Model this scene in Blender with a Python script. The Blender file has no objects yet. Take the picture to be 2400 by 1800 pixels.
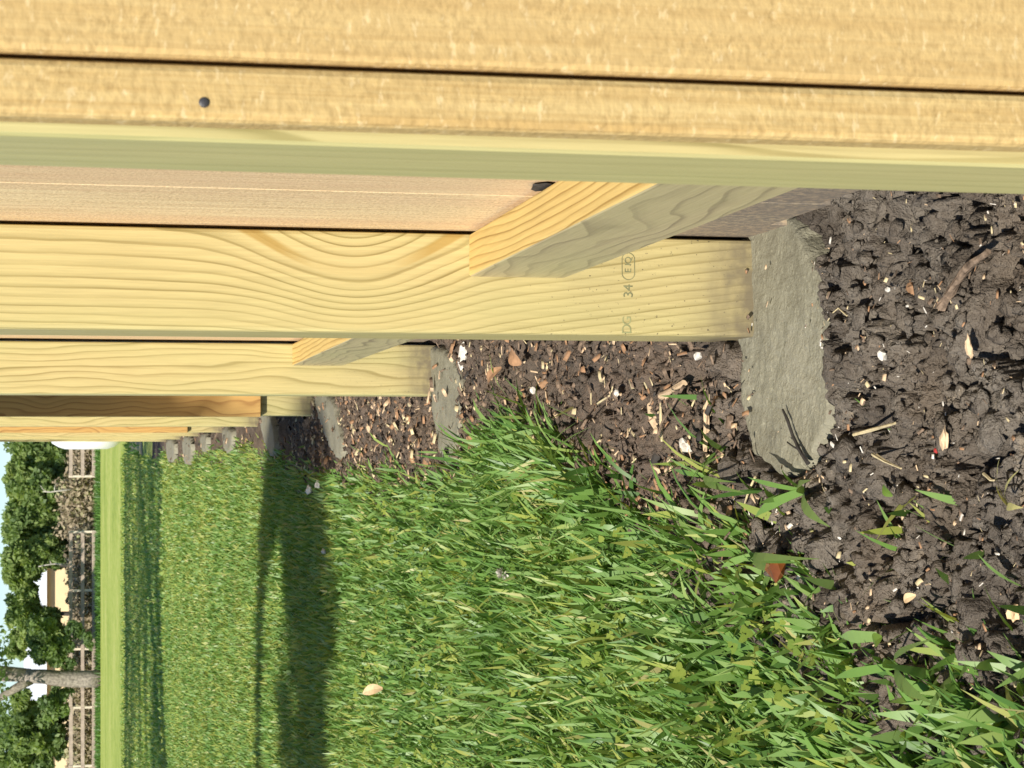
import bpy, bmesh, math, random
import numpy as np
from mathutils import Vector, Matrix, Euler

random.seed(7)
rng = np.random.default_rng(11)
S = bpy.context.scene
C = S.collection

# ------------------------------------------------------------------ camera
# The phone was held on its side: the right edge of the picture is the ground.
FPX = 4500.0                                   # focal length in pixels of a 2400 px wide frame
PITCH, YAW = math.radians(12.49), math.radians(2.063)
EYE = Vector((0.0, 0.0, 0.6))
FW = Vector((math.sin(YAW) * math.cos(PITCH), math.cos(YAW) * math.cos(PITCH), -math.sin(PITCH)))
RT = Vector((math.cos(YAW), -math.sin(YAW), 0.0))
UP = RT.cross(FW)
cam_d = bpy.data.cameras.new('camera')
cam = bpy.data.objects.new('camera', cam_d)
C.objects.link(cam)
cam.matrix_world = Matrix.Translation(EYE) @ Matrix((-UP, RT, -FW)).transposed().to_4x4()
cam_d.sensor_fit = 'HORIZONTAL'
cam_d.sensor_width = 36.0
cam_d.lens = FPX / 2400 * 36.0
cam_d.clip_start, cam_d.clip_end = 0.05, 2000.0
cam_d.dof.use_dof = True
cam_d.dof.focus_distance = 1.85
cam_d.dof.aperture_fstop = 58.0
S.camera = cam

# ------------------------------------------------------------------ light
SUN_EL, SUN_AZ = math.radians(38.0), math.radians(29.0)    # sun stands behind the camera, a little to the left
SUN_FROM = Vector((-math.sin(SUN_AZ) * math.cos(SUN_EL), -math.cos(SUN_AZ) * math.cos(SUN_EL), math.sin(SUN_EL)))
W = bpy.data.worlds.new('World')
S.world = W
W.use_nodes = True
wt = W.node_tree
bg = wt.nodes['Background']
sky = wt.nodes.new('ShaderNodeTexSky')
sky.sky_type = 'NISHITA'
sky.sun_disc = False
sky.sun_elevation = SUN_EL
sky.sun_rotation = math.pi + SUN_AZ
sky.air_density, sky.dust_density, sky.ozone_density = 1.0, 0.2, 6.0
wt.links.new(sky.outputs[0], bg.inputs[0])
bg.inputs[1].default_value = 0.088
sun_d = bpy.data.lights.new('sun', 'SUN')
sun_d.energy = 4.6
sun_d.angle = math.radians(0.53)
sun_d.color = (1.0, 0.94, 0.84)
sun = bpy.data.objects.new('sun', sun_d)
sun.location = SUN_FROM * 50
sun.rotation_euler = SUN_FROM.to_track_quat('Z', 'Y').to_euler()
C.objects.link(sun)
S.view_settings.view_transform = 'Standard'
S.view_settings.look = 'None'
S.view_settings.exposure = 0.62
S.view_settings.gamma = 1.0
S.view_settings.use_curve_mapping = False
S.cycles.use_denoising = True
S.cycles.max_bounces = 6
S.cycles.transparent_max_bounces = 4

# ------------------------------------------------------------------ helpers
def on_ground(px, py, h=0.0):
    """where the line of sight of one point of the 2400x1800 frame meets the height h"""
    r = FW * FPX + RT * (900 - py) + UP * (1200 - px)
    return EYE + r * ((h - EYE.z) / r.z)

def at_depth(px, py, y):
    r = FW * FPX + RT * (900 - py) + UP * (1200 - px)
    return EYE + r * (y / r.y)

def tag(o, label=None, cat=None, group=None, kind=None):
    if label: o['label'] = label
    if cat: o['category'] = cat
    if group: o['group'] = group
    if kind: o['kind'] = kind
    return o

def link(name, me, mat=None, parent=None, loc=None):
    o = bpy.data.objects.new(name, me)
    C.objects.link(o)
    if mat is not None and me is not None and not me.materials:
        for m in (mat if isinstance(mat, (list, tuple)) else [mat]):
            me.materials.append(m)
    if parent: o.parent = parent
    if loc is not None: o.location = loc
    return o

def empty(name, loc=(0, 0, 0)):
    o = bpy.data.objects.new(name, None)
    C.objects.link(o)
    o.location = loc
    o.empty_display_size = 0.1
    return o

def np_mesh(name, verts, faces, nper, smooth=False, tint=None):
    """verts (N,3), faces flat loop indices, nper = list/array of face sizes"""
    me = bpy.data.meshes.new(name)
    verts = np.asarray(verts, dtype=np.float32)
    faces = np.asarray(faces, dtype=np.int32).ravel()
    nper = np.asarray(nper, dtype=np.int32)
    me.vertices.add(len(verts)); me.vertices.foreach_set('co', verts.ravel())
    me.loops.add(len(faces)); me.loops.foreach_set('vertex_index', faces)
    me.polygons.add(len(nper))
    st = np.zeros(len(nper), dtype=np.int32); st[1:] = np.cumsum(nper)[:-1]
    me.polygons.foreach_set('loop_start', st)
    me.polygons.foreach_set('loop_total', nper)
    if smooth: me.polygons.foreach_set('use_smooth', np.ones(len(nper), dtype=bool))
    if tint is not None:
        a = me.attributes.new('tint', 'FLOAT', 'POINT')
        a.data.foreach_set('value', np.asarray(tint, dtype=np.float32))
    me.update(calc_edges=True)
    me.validate()
    return me

def box_mesh(name, x0, x1, y0, y1, z0, z1, bevel=0.0, side_slot=None):
    bm = bmesh.new()
    vs = [bm.verts.new((x, y, z)) for x in (x0, x1) for y in (y0, y1) for z in (z0, z1)]
    for f in ((0, 1, 3, 2), (4, 6, 7, 5), (0, 4, 5, 1), (2, 3, 7, 6), (0, 2, 6, 4), (1, 5, 7, 3)):
        bm.faces.new([vs[i] for i in f])
    bmesh.ops.recalc_face_normals(bm, faces=bm.faces)
    if bevel: bmesh.ops.bevel(bm, geom=list(bm.edges), offset=bevel, segments=2, affect='EDGES', profile=0.5)
    if side_slot is not None:
        for f in bm.faces:
            if f.normal.x < -0.7: f.material_index = side_slot
    me = bpy.data.meshes.new(name)
    bm.to_mesh(me); bm.free()
    return me

def tube_mesh(name, paths, n=8, jitter=0.0, seed=0, smooth=True):
    """paths: list of [(point, radius), ...]"""
    r = np.random.default_rng(seed)
    V, Fc = [], []
    for path in paths:
        base = len(V)
        pts = [Vector(p) for p, _ in path]
        ref = Vector((0.31, 0.2, 0.93))
        for i, (p, rad) in enumerate(path):
            t = (pts[min(i + 1, len(pts) - 1)] - pts[max(i - 1, 0)]).normalized()
            if abs(t.dot(ref)) > 0.95: ref = Vector((0.9, 0.3, 0.1))
            a = t.cross(ref).normalized(); b = t.cross(a)
            for k in range(n):
                w = 2 * math.pi * k / n
                rr = rad * (1 + jitter * r.uniform(-1, 1))
                V.append(tuple(Vector(p) + (a * math.cos(w) + b * math.sin(w)) * rr))
        for i in range(len(path) - 1):
            for k in range(n):
                Fc.append((base + i * n + k, base + i * n + (k + 1) % n, base + (i + 1) * n + (k + 1) % n, base + (i + 1) * n + k))
        Fc.append(tuple(base + k for k in range(n))[::-1])
        Fc.append(tuple(base + (len(path) - 1) * n + k for k in range(n)))
    me = bpy.data.meshes.new(name)
    me.from_pydata(V, [], Fc)
    if smooth: me.polygons.foreach_set('use_smooth', np.ones(len(me.polygons), dtype=bool))
    return me

# numpy noise -------------------------------------------------------
_tab = np.random.default_rng(3).random((256, 256))
_tab2 = np.random.default_rng(4).random((256, 256))
_tab3 = np.random.default_rng(5).random((256, 256))
def vnoise(x, y, tab=_tab):
    xi, yi = np.floor(x).astype(int), np.floor(y).astype(int)
    fx, fy = x - xi, y - yi
    fx, fy = fx * fx * (3 - 2 * fx), fy * fy * (3 - 2 * fy)
    g = lambda a, b: tab[a & 255, b & 255]
    return (g(xi, yi) * (1 - fx) + g(xi + 1, yi) * fx) * (1 - fy) + (g(xi, yi + 1) * (1 - fx) + g(xi + 1, yi + 1) * fx) * fy
def fbm(x, y, oct=4, tab=_tab):
    s, a, t = 0, 1.0, 0
    for _ in range(oct):
        s = s + a * vnoise(x, y, tab); t += a
        x, y, a = x * 2.03 + 17.3, y * 2.03 + 5.1, a * 0.5
    return s / t
def worley(x, y):
    """F2-F1, a random value per cell and a random tilted facet per cell"""
    xi, yi = np.floor(x).astype(int), np.floor(y).astype(int)
    d1 = np.full(x.shape, 9.0); d2 = np.full(x.shape, 9.0); cid = np.zeros(x.shape); tl = np.zeros(x.shape)
    for dx in (-1, 0, 1):
        for dy in (-1, 0, 1):
            cx, cy = xi + dx, yi + dy
            px = cx + _tab[cx & 255, cy & 255]; py = cy + _tab2[cx & 255, cy & 255]
            d = np.hypot(px - x, py - y)
            v = _tab3[cx & 255, cy & 255]
            q = (x - px) * (_tab[(cx + 91) & 255, cy & 255] - 0.5) + (y - py) * (_tab2[cx & 255, (cy + 57) & 255] - 0.5)
            m = d < d1
            d2 = np.where(m, d1, np.minimum(d2, d)); cid = np.where(m, v, cid); tl = np.where(m, q, tl); d1 = np.where(m, d, d1)
    return d2 - d1, cid, tl
def sstep(a, b, x):
    t = np.clip((x - a) / (b - a), 0, 1)
    return t * t * (3 - 2 * t)

# shader helpers ----------------------------------------------------
class V:
    """a float socket one can calculate with"""
    def __init__(s, t, k): s.t, s.k = t, k
    def _op(s, op, *o):
        n = s.t.nodes.new('ShaderNodeMath'); n.operation = op
        for i, q in enumerate((s,) + o):
            if isinstance(q, V): s.t.links.new(q.k, n.inputs[i])
            else: n.inputs[i].default_value = q
        return V(s.t, n.outputs[0])
    def __add__(s, o): return s._op('ADD', o)
    __radd__ = __add__
    def __sub__(s, o): return s._op('SUBTRACT', o)
    def __rsub__(s, o): return (s * -1.0) + o
    def __mul__(s, o): return s._op('MULTIPLY', o)
    __rmul__ = __mul__
    def __truediv__(s, o): return s._op('DIVIDE', o)
    def f(s, op, *o): return s._op(op, *o)

class Mat:
    def __init__(s, name, rough=0.7, spec=0.3):
        s.m = bpy.data.materials.new(name); s.m.use_nodes = True
        s.t = s.m.node_tree
        s.b = s.t.nodes['Principled BSDF']
        s.b.inputs['Roughness'].default_value = rough
        s.b.inputs['Specular IOR Level'].default_value = spec
        s.out = s.t.nodes['Material Output']
    def n(s, typ, **kw):
        q = s.t.nodes.new(typ)
        for k, v in kw.items(): setattr(q, k, v)
        return q
    def l(s, a, b): s.t.links.new(a.k if isinstance(a, V) else a, b)
    def obj(s):
        tc = s.n('ShaderNodeTexCoord'); sp = s.n('ShaderNodeSeparateXYZ'); s.l(tc.outputs['Object'], sp.inputs[0])
        return [V(s.t, sp.outputs[i]) for i in range(3)]
    def rand(s):
        return V(s.t, s.n('ShaderNodeObjectInfo').outputs['Random'])
    def xyz(s, x, y, z):
        c = s.n('ShaderNodeCombineXYZ')
        for i, q in enumerate((x, y, z)):
            if isinstance(q, V): s.l(q, c.inputs[i])
            else: c.inputs[i].default_value = q
        return c.outputs[0]
    def noise(s, vec, scale=1.0, detail=2.0, rough=0.5, w=None):
        q = s.n('ShaderNodeTexNoise')
        if vec is not None: s.l(vec, q.inputs['Vector'])
        q.inputs['Scale'].default_value = scale; q.inputs['Detail'].default_value = detail; q.inputs['Roughness'].default_value = rough
        return V(s.t, q.outputs[0])
    def ramp(s, fac, stops, interp='LINEAR'):
        q = s.n('ShaderNodeValToRGB'); cr = q.color_ramp; cr.interpolation = interp
        while len(cr.elements) < len(stops): cr.elements.new(0.5)
        for e, (p, c) in zip(cr.elements, stops):
            e.position = p; e.color = (*c, 1) if len(c) == 3 else c
        s.l(fac, q.inputs[0])
        return q.outputs[0]
    def framp(s, fac, stops):
        return V(s.t, s.ramp(fac, [(p, (v, v, v)) for p, v in stops]))
    def mix(s, fac, a, b, mode='MIX'):
        q = s.n('ShaderNodeMix', data_type='RGBA', blend_type=mode)
        for sock, v in ((q.inputs[0], fac), (q.inputs[6], a), (q.inputs[7], b)):
            if isinstance(v, V): s.l(v, sock)
            elif isinstance(v, (int, float)): sock.default_value = v
            elif isinstance(v, tuple): sock.default_value = (*v, 1)
            else: s.l(v, sock)
        return q.outputs[2]
    def bump(s, h, strength=0.3, dist=0.002):
        q = s.n('ShaderNodeBump'); q.inputs['Strength'].default_value = strength; q.inputs['Distance'].default_value = dist
        s.l(h, q.inputs['Height']); s.l(q.outputs[0], s.b.inputs['Normal'])
    def color(s, c):
        if isinstance(c, tuple): s.b.inputs['Base Color'].default_value = (*c, 1)
        else: s.l(c, s.b.inputs['Base Color'])

# ------------------------------------------------------------------ materials
def planed_wood(name, axis='z', light=(0.505, 0.415, 0.196), dark=(0.265, 0.205, 0.075), freq=85.0, warp=0.012, stretch=2.2,
                green=0.35, knot=False, specks=0.0, lines=1.0, face='x'):
    """smooth treated pine: growth rings cut lengthwise. axis = the way the board runs"""
    M = Mat(name, 0.62, 0.25)
    x, y, z = M.obj()
    if axis == 'y': y, z = z, y            # z is now the length
    rd = M.rand()
    off = rd * 31.0
    low = M.noise(M.xyz(x * 9.0 + off, y * 9.0, z * stretch + off), 1.0, 2.0)
    mid = M.noise(M.xyz(x * 30.0, y * 30.0 + off, z * 9.0 + off), 1.0, 2.0)
    if knot:
        # rings swing round the foot of a branch at the fence side of the post
        u = 0.089 - x
        w = (z - 0.372) / 0.070
        E = (w * w * -1.0).f('EXPONENT')
        g = u - E * (u / -0.042).f('EXPONENT') * 0.14
        t = (0.285 - z).f('MAXIMUM', 0.0)
        g = g + t * 0.13 + y * 0.5
        gp = g.f('MAXIMUM', 0.0)
        ph = (gp + g.f('MINIMUM', 0.0) * 0.5 + gp * gp * 6.0) * 70.0 + (low - 0.5) * 1.7 + (mid - 0.5) * 0.6
    else:
        g = x * (1.0 if face == 'x' else 0.35) + y * (0.45 if face == 'x' else 1.0) + (low - 0.5) * (warp * 9)
        ph = g * freq + (mid - 0.5) * 0.6 + off
    fr = ph.f('FRACT')
    line = M.framp(fr, [(0.0, 0.04), (0.45, 0.10), (0.72, 0.45), (0.84, 1.0), (0.93, 0.9), (0.98, 0.12), (1.0, 0.04)])
    vary = M.noise(M.xyz(ph * 0.9, 0.0, z * 1.5), 1.0, 1.0)
    vary2 = M.noise(M.xyz(ph * 2.3 + 9.0, 0.0, z * 3.0), 1.0, 2.0)
    line = line * M.framp(vary * 0.6 + vary2 * 0.4, [(0.32, 0.25), (0.5, 0.75), (0.64, 1.15)]) * lines
    fibre = M.noise(M.xyz(x * 420.0, y * 420.0, z * 14.0 + off), 1.0, 3.0, 0.6)
    col = M.mix(line.f('MINIMUM', 1.0), light, dark)
    gr = M.noise(M.xyz(x * 16.0 + off, y * 16.0 + 3.1, z * 2.1), 1.0, 3.0)
    col = M.mix(M.framp(gr, [(0.35, 0.0), (0.7, green)]), col, (0.40, 0.41, 0.18))
    col = M.mix(0.55, col, M.ramp(fibre, [(0.25, (0.72, 0.70, 0.66)), (0.75, (1.12, 1.12, 1.10))]), 'MULTIPLY')
    if knot:
        # brown heartwood between two rings, widest at both tips of the oval
        band = M.framp((g + 0.05) * 10.0, [(0.13, 0.0), (0.20, 1.0), (0.33, 1.0), (0.37, 0.0)])
        tip = M.framp(w.f('ABSOLUTE') * 0.5, [(0.25, 0.12), (0.48, 0.85)])
        col = M.mix(band * tip * M.framp(w * w * 0.25, [(0.8, 1.0), (1.0, 0.0)]), col, (0.34, 0.225, 0.062))
    if specks:
        sp = M.noise(M.xyz(x * 260.0, y * 260.0, z * 260.0), 1.0, 4.0, 0.75)
        lowz = M.framp(z, [(0.0, 1.0), (0.16, 1.0), (0.24, 0.0)])
        col = M.mix(M.framp(sp, [(0.62, 0.0), (0.66, 1.0)]) * lowz * specks, col, (0.07, 0.055, 0.035))
        dirt = M.noise(M.xyz(x * 60.0, y * 60.0, z * 60.0), 1.0, 4.0)
        foot = M.framp(z + (low - 0.5) * 0.05, [(0.0, 1.0), (0.03, 0.85), (0.10, 0.0)])
        col = M.mix((foot * foot * dirt * 2.0).f('MINIMUM', 1.0), col, (0.17, 0.14, 0.085))
    M.color(col)
    M.bump(fibre * 0.35 - line * 0.35, 0.35, 0.0012)
    return M.m

def sawn_wood(name, light=(0.66, 0.47, 0.21), dark=(0.50, 0.33, 0.13), pink=(0.52, 0.30, 0.17), hair=1.0, dun=False):
    """rough sawn picket: torn fibre across the face, saw lines, faint grain"""
    M = Mat(name, 0.8, 0.15)
    x, y, z = M.obj()
    rd = M.rand(); off = rd * 53.0
    wv = M.noise(M.xyz(x * 40.0 + off, y * 40.0, z * 40.0), 1.0, 2.0)
    tuft = M.noise(M.xyz(x * 260.0 + off + wv * 2.0, y * 260.0, z * 400.0 + wv * 3.0), 1.0, 2.0, 0.55)
    patch = M.noise(M.xyz(x * 55.0 + off, y * 55.0, z * 40.0), 1.0, 2.0)
    tuft = (tuft - 0.5) * (patch * 1.7 + 0.1) + 0.5
    fleck = M.noise(M.xyz(x * 130.0 + off, y * 130.0, z * 260.0 + wv * 2.0), 1.0, 3.0, 0.6)
    saw = M.noise(M.xyz(x * 60.0 + wv * 2.0, y * 60.0 + off, z * 420.0 + wv * 2.0), 1.0, 2.0)
    grain = M.noise(M.xyz(x * 230.0 + off, y * 230.0, z * 5.0 + wv * 0.6), 1.0, 4.0, 0.7)
    broad = M.noise(M.xyz(x * 20.0 + off, y * 20.0 + off, z * 0.8), 1.0, 1.0)
    col = M.mix(M.framp(grain, [(0.40, 0.0), (0.60, 1.0)]), light, dark)
    col = M.mix(M.framp(broad, [(0.45, 0.0), (0.72, 0.55)]), col, pink)
    col = M.mix(0.75, col, M.ramp(tuft, [(0.28, (0.66, 0.63, 0.58)), (0.50, (1.0, 1.0, 1.0)), (0.72, (1.22, 1.22, 1.18))]), 'MULTIPLY')
    col = M.mix(M.framp(fleck, [(0.58, 0.0), (0.66, 0.38)]), col, (0.86, 0.70, 0.42))
    col = M.mix(M.framp(fleck, [(0.34, 0.30), (0.42, 0.0)]), col, pink)
    col = M.mix(M.framp(rd, [(0.0, 0.0), (1.0, 0.75)]), col, M.mix(0.6, col, pink))
    if dun:
        # speckled grey-brown tone, fading upwards from the foot of the board
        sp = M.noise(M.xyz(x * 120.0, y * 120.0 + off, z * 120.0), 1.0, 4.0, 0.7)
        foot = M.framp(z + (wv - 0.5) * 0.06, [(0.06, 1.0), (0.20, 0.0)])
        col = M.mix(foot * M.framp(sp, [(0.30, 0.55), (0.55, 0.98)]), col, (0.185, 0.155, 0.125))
    M.color(col)
    M.bump(tuft * 0.8 * hair + saw * 0.12 + grain * 0.45, 0.5, 0.0009)
    return M.m

def plain(name, col, rough=0.7, spec=0.3, var=0.25, scale=60.0, bump=0.0):
    M = Mat(name, rough, spec)
    x, y, z = M.obj()
    n = M.noise(M.xyz(x + M.rand() * 9.0, y, z), scale, 3.0, 0.6)
    lo = tuple(c * (1 - var) for c in col); hi = tuple(min(1, c * (1 + var)) for c in col)
    M.color(M.ramp(n, [(0.3, lo), (0.7, hi)]))
    if bump: M.bump(n, 0.6, bump)
    return M.m

def leaf_mat(name, stops, trans=0.35, rough=0.45, spec=0.4):
    M = Mat(name, rough, spec)
    a = M.n('ShaderNodeAttribute'); a.attribute_name = 'tint'
    f = V(M.t, a.outputs['Fac'])
    col = M.ramp(f, stops)
    M.color(col)
    tr = M.n('ShaderNodeBsdfTranslucent')
    M.l(M.mix(1.0, col, (1.25, 1.3, 0.6), 'MULTIPLY'), tr.inputs['Color'])
    mx = M.n('ShaderNodeMixShader'); mx.inputs[0].default_value = trans
    M.l(M.b.outputs[0], mx.inputs[1]); M.l(tr.outputs[0], mx.inputs[2]); M.l(mx.outputs[0], M.out.inputs[0])
    return M.m

def soil_mat():
    M = Mat('dark_soil', 0.9, 0.2)
    tc = M.n('ShaderNodeTexCoord')
    o = tc.outputs['Object']
    a = M.noise(o, 14.0, 4.0, 0.6); b = M.noise(o, 160.0, 4.0, 0.7); c = M.noise(o, 420.0, 3.0, 0.6)
    col = M.ramp(a + (b - 0.5) * 0.5, [(0.28, (0.062, 0.050, 0.039)), (0.48, (0.125, 0.105, 0.084)), (0.62, (0.180, 0.156, 0.127)), (0.76, (0.28, 0.225, 0.160))])
    col = M.mix(M.framp(c, [(0.69, 0.0), (0.74, 0.7)]), col, (0.36, 0.30, 0.23))
    x, y, z = M.obj()
    d = M.noise(o, 5.0, 3.0, 0.6)
    mulch = ((y - 1.62) * 5.0).f('MINIMUM', 1.0).f('MAXIMUM', 0.0)
    col = M.mix(mulch * M.framp(a + (b - 0.5) * 0.8, [(0.35, 0.1), (0.65, 0.75)]), col, (0.145, 0.095, 0.065))
    col = M.mix(M.framp(d, [(0.5, 0.0), (0.72, 0.5)]), col, (0.16, 0.115, 0.075))
    M.color(col)
    M.bump(b * 0.7 + c * 0.5, 1.0, 0.007)
    return M.m

def concrete_mat():
    M = Mat('damp_concrete', 0.62, 0.35)
    tc = M.n('ShaderNodeTexCoord'); o = tc.outputs['Object']
    a = M.noise(o, 9.0, 3.0, 0.6); b = M.noise(o, 230.0, 4.0, 0.65); c = M.noise(o, 45.0, 3.0, 0.6)
    col = M.ramp(a * 0.6 + c * 0.4, [(0.3, (0.165, 0.152, 0.108)), (0.5, (0.23, 0.216, 0.155)), (0.7, (0.29, 0.27, 0.198))])
    col = M.mix(M.framp(b, [(0.58, 0.0), (0.68, 0.6)]), col, (0.40, 0.38, 0.27))
    col = M.mix(M.framp(b, [(0.30, 0.5), (0.38, 0.0)]), col, (0.11, 0.10, 0.07))
    M.color(col)
    M.bump(b + c * 0.5, 0.8, 0.003)
    return M.m

def lawn_mat():
    M = Mat('lawn_turf', 0.9, 0.1)
    tc = M.n('ShaderNodeTexCoord'); o = tc.outputs['Object']
    x, y, z = M.obj()
    big = M.noise(M.xyz(x * 0.25, y * 0.12, 0.0), 1.0, 3.0, 0.6)
    fine = M.noise(M.xyz(x * 40.0, y * 14.0, 0.0), 1.0, 4.0, 0.7)
    tuftn = M.noise(M.xyz(x * 5.0, y * 0.9, 0.0), 1.0, 4.0, 0.7)
    far = M.framp(y / 100.0, [(0.10, 0.0), (0.24, 1.0)])
    near_c = M.ramp(fine, [(0.3, (0.06, 0.075, 0.022)), (0.7, (0.12, 0.135, 0.045))])
    far_c = M.ramp(big * 0.4 + fine * 0.2 + tuftn * 0.4, [(0.40, (0.23, 0.30, 0.055)), (0.5, (0.34, 0.40, 0.085)), (0.60, (0.45, 0.46, 0.14))])
    M.color(M.mix(far, near_c, far_c))
    M.bump(fine, 0.6, 0.02)
    return M.m

m_post = planed_wood('treated_pine_post', specks=0.7)
m_knot = planed_wood('treated_pine_knot_post', knot=True, specks=1.0, green=0.25)
m_side = planed_wood('treated_pine_green_edge', light=(0.54, 0.475, 0.225), dark=(0.40, 0.36, 0.155), freq=60.0, warp=0.006, green=0.35, lines=0.6, face='y')
m_rail = planed_wood('treated_pine_rail', axis='y', light=(0.60, 0.43, 0.16), dark=(0.33, 0.20, 0.055), freq=150.0, warp=0.004, stretch=1.5, green=0.15, lines=1.1)
m_rail_side = planed_wood('rail_green_edge', axis='y', light=(0.50, 0.41, 0.235), dark=(0.29, 0.225, 0.14), freq=55.0, warp=0.012, stretch=4.0, green=0.3, face='y')
m_board = planed_wood('knotty_brown_board', light=(0.50, 0.30, 0.10), dark=(0.27, 0.13, 0.04), freq=60.0, warp=0.016, stretch=3.5, green=0.1)
m_near = sawn_wood('rough_sawn_pine', light=(0.56, 0.412, 0.185), dark=(0.425, 0.28, 0.108), pink=(0.48, 0.325, 0.14), hair=1.0)
m_picket = sawn_wood('rough_sawn_cedar_picket', light=(0.80, 0.63, 0.375), dark=(0.63, 0.455, 0.26), pink=(0.64, 0.43, 0.26), dun=True)
m_soil = soil_mat()
m_conc = concrete_mat()
m_lawn = lawn_mat()
m_metal = plain('dark_nail_metal', (0.045, 0.042, 0.045), 0.45, 0.5)
m_screw = plain('bright_screw_head', (0.75, 0.74, 0.70), 0.35, 0.5)
m_ink = plain('faded_green_ink', (0.27, 0.27, 0.13), 0.8, 0.1)
m_ink_dark = plain('dark_green_ink', (0.19, 0.19, 0.10), 0.8, 0.1)
m_grass = leaf_mat('grass_blade', [(0.0, (0.082, 0.172, 0.038)), (0.35, (0.155, 0.282, 0.060)), (0.62, (0.230, 0.350, 0.110)), (0.85, (0.33, 0.38, 0.075)), (1.0, (0.45, 0.41, 0.19))], 0.36, 0.42, 0.35)
m_clover = leaf_mat('clover_leaf', [(0.0, (0.14, 0.23, 0.035)), (1.0, (0.30, 0.36, 0.07))], 0.4)
m_tree = leaf_mat('tree_leaf', [(0.0, (0.13, 0.20, 0.075)), (0.5, (0.24, 0.33, 0.11)), (1.0, (0.36, 0.43, 0.15))], 0.5, 0.5, 0.3)
m_brush = leaf_mat('dry_brush_twig', [(0.0, (0.24, 0.19, 0.125)), (0.6, (0.37, 0.305, 0.205)), (1.0, (0.36, 0.37, 0.18))], 0.15, 0.8, 0.1)
m_bark = plain('grey_bark', (0.23, 0.20, 0.165), 0.9, 0.1, 0.5, 9.0, 0.05)
m_bark_dark = plain('dark_bark', (0.07, 0.06, 0.05), 0.9, 0.1, 0.4, 6.0, 0.05)
m_pale_bark = plain('pale_dead_wood', (0.42, 0.39, 0.33), 0.9, 0.1, 0.3, 8.0, 0.01)
m_paddock = plain('weathered_board', (0.36, 0.29, 0.23), 0.85, 0.15, 0.25, 3.0)
m_white_post = plain('pale_post', (0.60, 0.52, 0.40), 0.85, 0.15, 0.15, 3.0)
m_tank = plain('white_tank_paint', (0.82, 0.81, 0.78), 0.4, 0.4, 0.03, 2.0)
m_cream = plain('cream_wall', (0.72, 0.56, 0.33), 0.8, 0.2, 0.06, 1.5)
m_roof = plain('white_metal_roof', (0.70, 0.72, 0.74), 0.5, 0.4, 0.06, 1.0)
m_field = plain('dry_field', (0.27, 0.215, 0.14), 0.95, 0.1, 0.3, 0.8)
m_track = plain('weedy_gravel', (0.215, 0.20, 0.115), 0.9, 0.2, 0.55, 2.6, 0.05)
m_twig = plain('twig_bark', (0.17, 0.122, 0.086), 0.9, 0.1, 0.6, 140.0, 0.004)
m_straw = plain('pale_straw', (0.52, 0.43, 0.25), 0.7, 0.3, 0.3, 90.0)
m_yellow_blade = plain('yellowed_grass_blade', (0.55, 0.52, 0.22), 0.6, 0.3, 0.15, 60.0)
m_chip = plain('fresh_wood_chip', (0.55, 0.40, 0.25), 0.8, 0.2, 0.25, 120.0)
m_stone = plain('white_stone', (0.58, 0.54, 0.47), 0.7, 0.3, 0.3, 160.0, 0.001)
m_brown_leaf = plain('brown_dead_leaf', (0.30, 0.17, 0.09), 0.75, 0.3, 0.3, 110.0)
m_tan_leaf = plain('tan_dead_leaf', (0.66, 0.47, 0.27), 0.75, 0.3, 0.15, 110.0)
m_amber = plain('amber_glass', (0.17, 0.055, 0.015), 0.08, 0.7, 0.3, 40.0)
m_red = plain('red_berry_skin', (0.35, 0.035, 0.03), 0.5, 0.3)
m_dark_twig = plain('dark_trace', (0.045, 0.04, 0.035), 0.8, 0.2, 0.3, 90.0)

# ------------------------------------------------------------------ the ground
def sheet(name, x0, x1, y0, y1, z, mat, nx=1, ny=1):
    gx, gy = np.meshgrid(np.linspace(x0, x1, nx + 1), np.linspace(y0, y1, ny + 1))
    v = np.stack([gx.ravel(), gy.ravel(), np.full(gx.size, z)], 1)
    i = np.arange(nx * ny); r, c = i // nx, i % nx
    a = r * (nx + 1) + c
    f = np.stack([a, a + 1, a + nx + 2, a + nx + 1], 1)
    return link(name, np_mesh(name, v, f, np.full(nx * ny, 4)), mat)

tag(sheet('lawn', -400, 400, -60, 97.0, -0.03, m_lawn, 4, 4), kind='structure')
tag(sheet('dry_field', -500, 500, 97.0, 900, -0.03, m_field, 4, 4), kind='structure')

# outlines of the concrete footings as points of the frame, laid on the ground
OUT2 = [(1735, 797), (1738, 900), (1745, 1000), (1765, 1070), (1800, 1112), (1850, 1130), (1890, 1108), (1925, 1055), (1947, 980), (1955, 900), (1945, 825),
        (1960, 760), (1950, 690), (1925, 620), (1895, 560), (1850, 470), (1640, 460), (1600, 600), (1640, 760)]
OUT3 = [(1013, 930), (1018, 980), (1027, 1040), (1042, 1085), (1058, 1112), (1072, 1085), (1080, 1040), (1087, 960), (1087, 900), (1075, 850), (1052, 815), (1000, 800), (960, 850), (980, 915)]
OUT4 = [(738, 940), (748, 975), (762, 1020), (778, 1060), (792, 1085), (806, 1082), (808, 1040), (800, 1000), (790, 960), (782, 925), (740, 905)]
OUT5 = [(612, 975), (618, 1010), (628, 1045), (640, 1076), (650, 1076), (652, 1040), (648, 1000), (640, 965), (615, 955)]
OUT6 = [(524, 1000), (527, 1015), (529, 1040), (533, 1064), (546, 1066), (551, 1040), (551, 1015), (549, 1000)]
PADS = [[on_ground(*q, h) for q in o] for o, h in ((OUT2, 0.004), (OUT3, 0.006), (OUT4, 0.012), (OUT5, 0.012), (OUT6, 0.012))]
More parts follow.
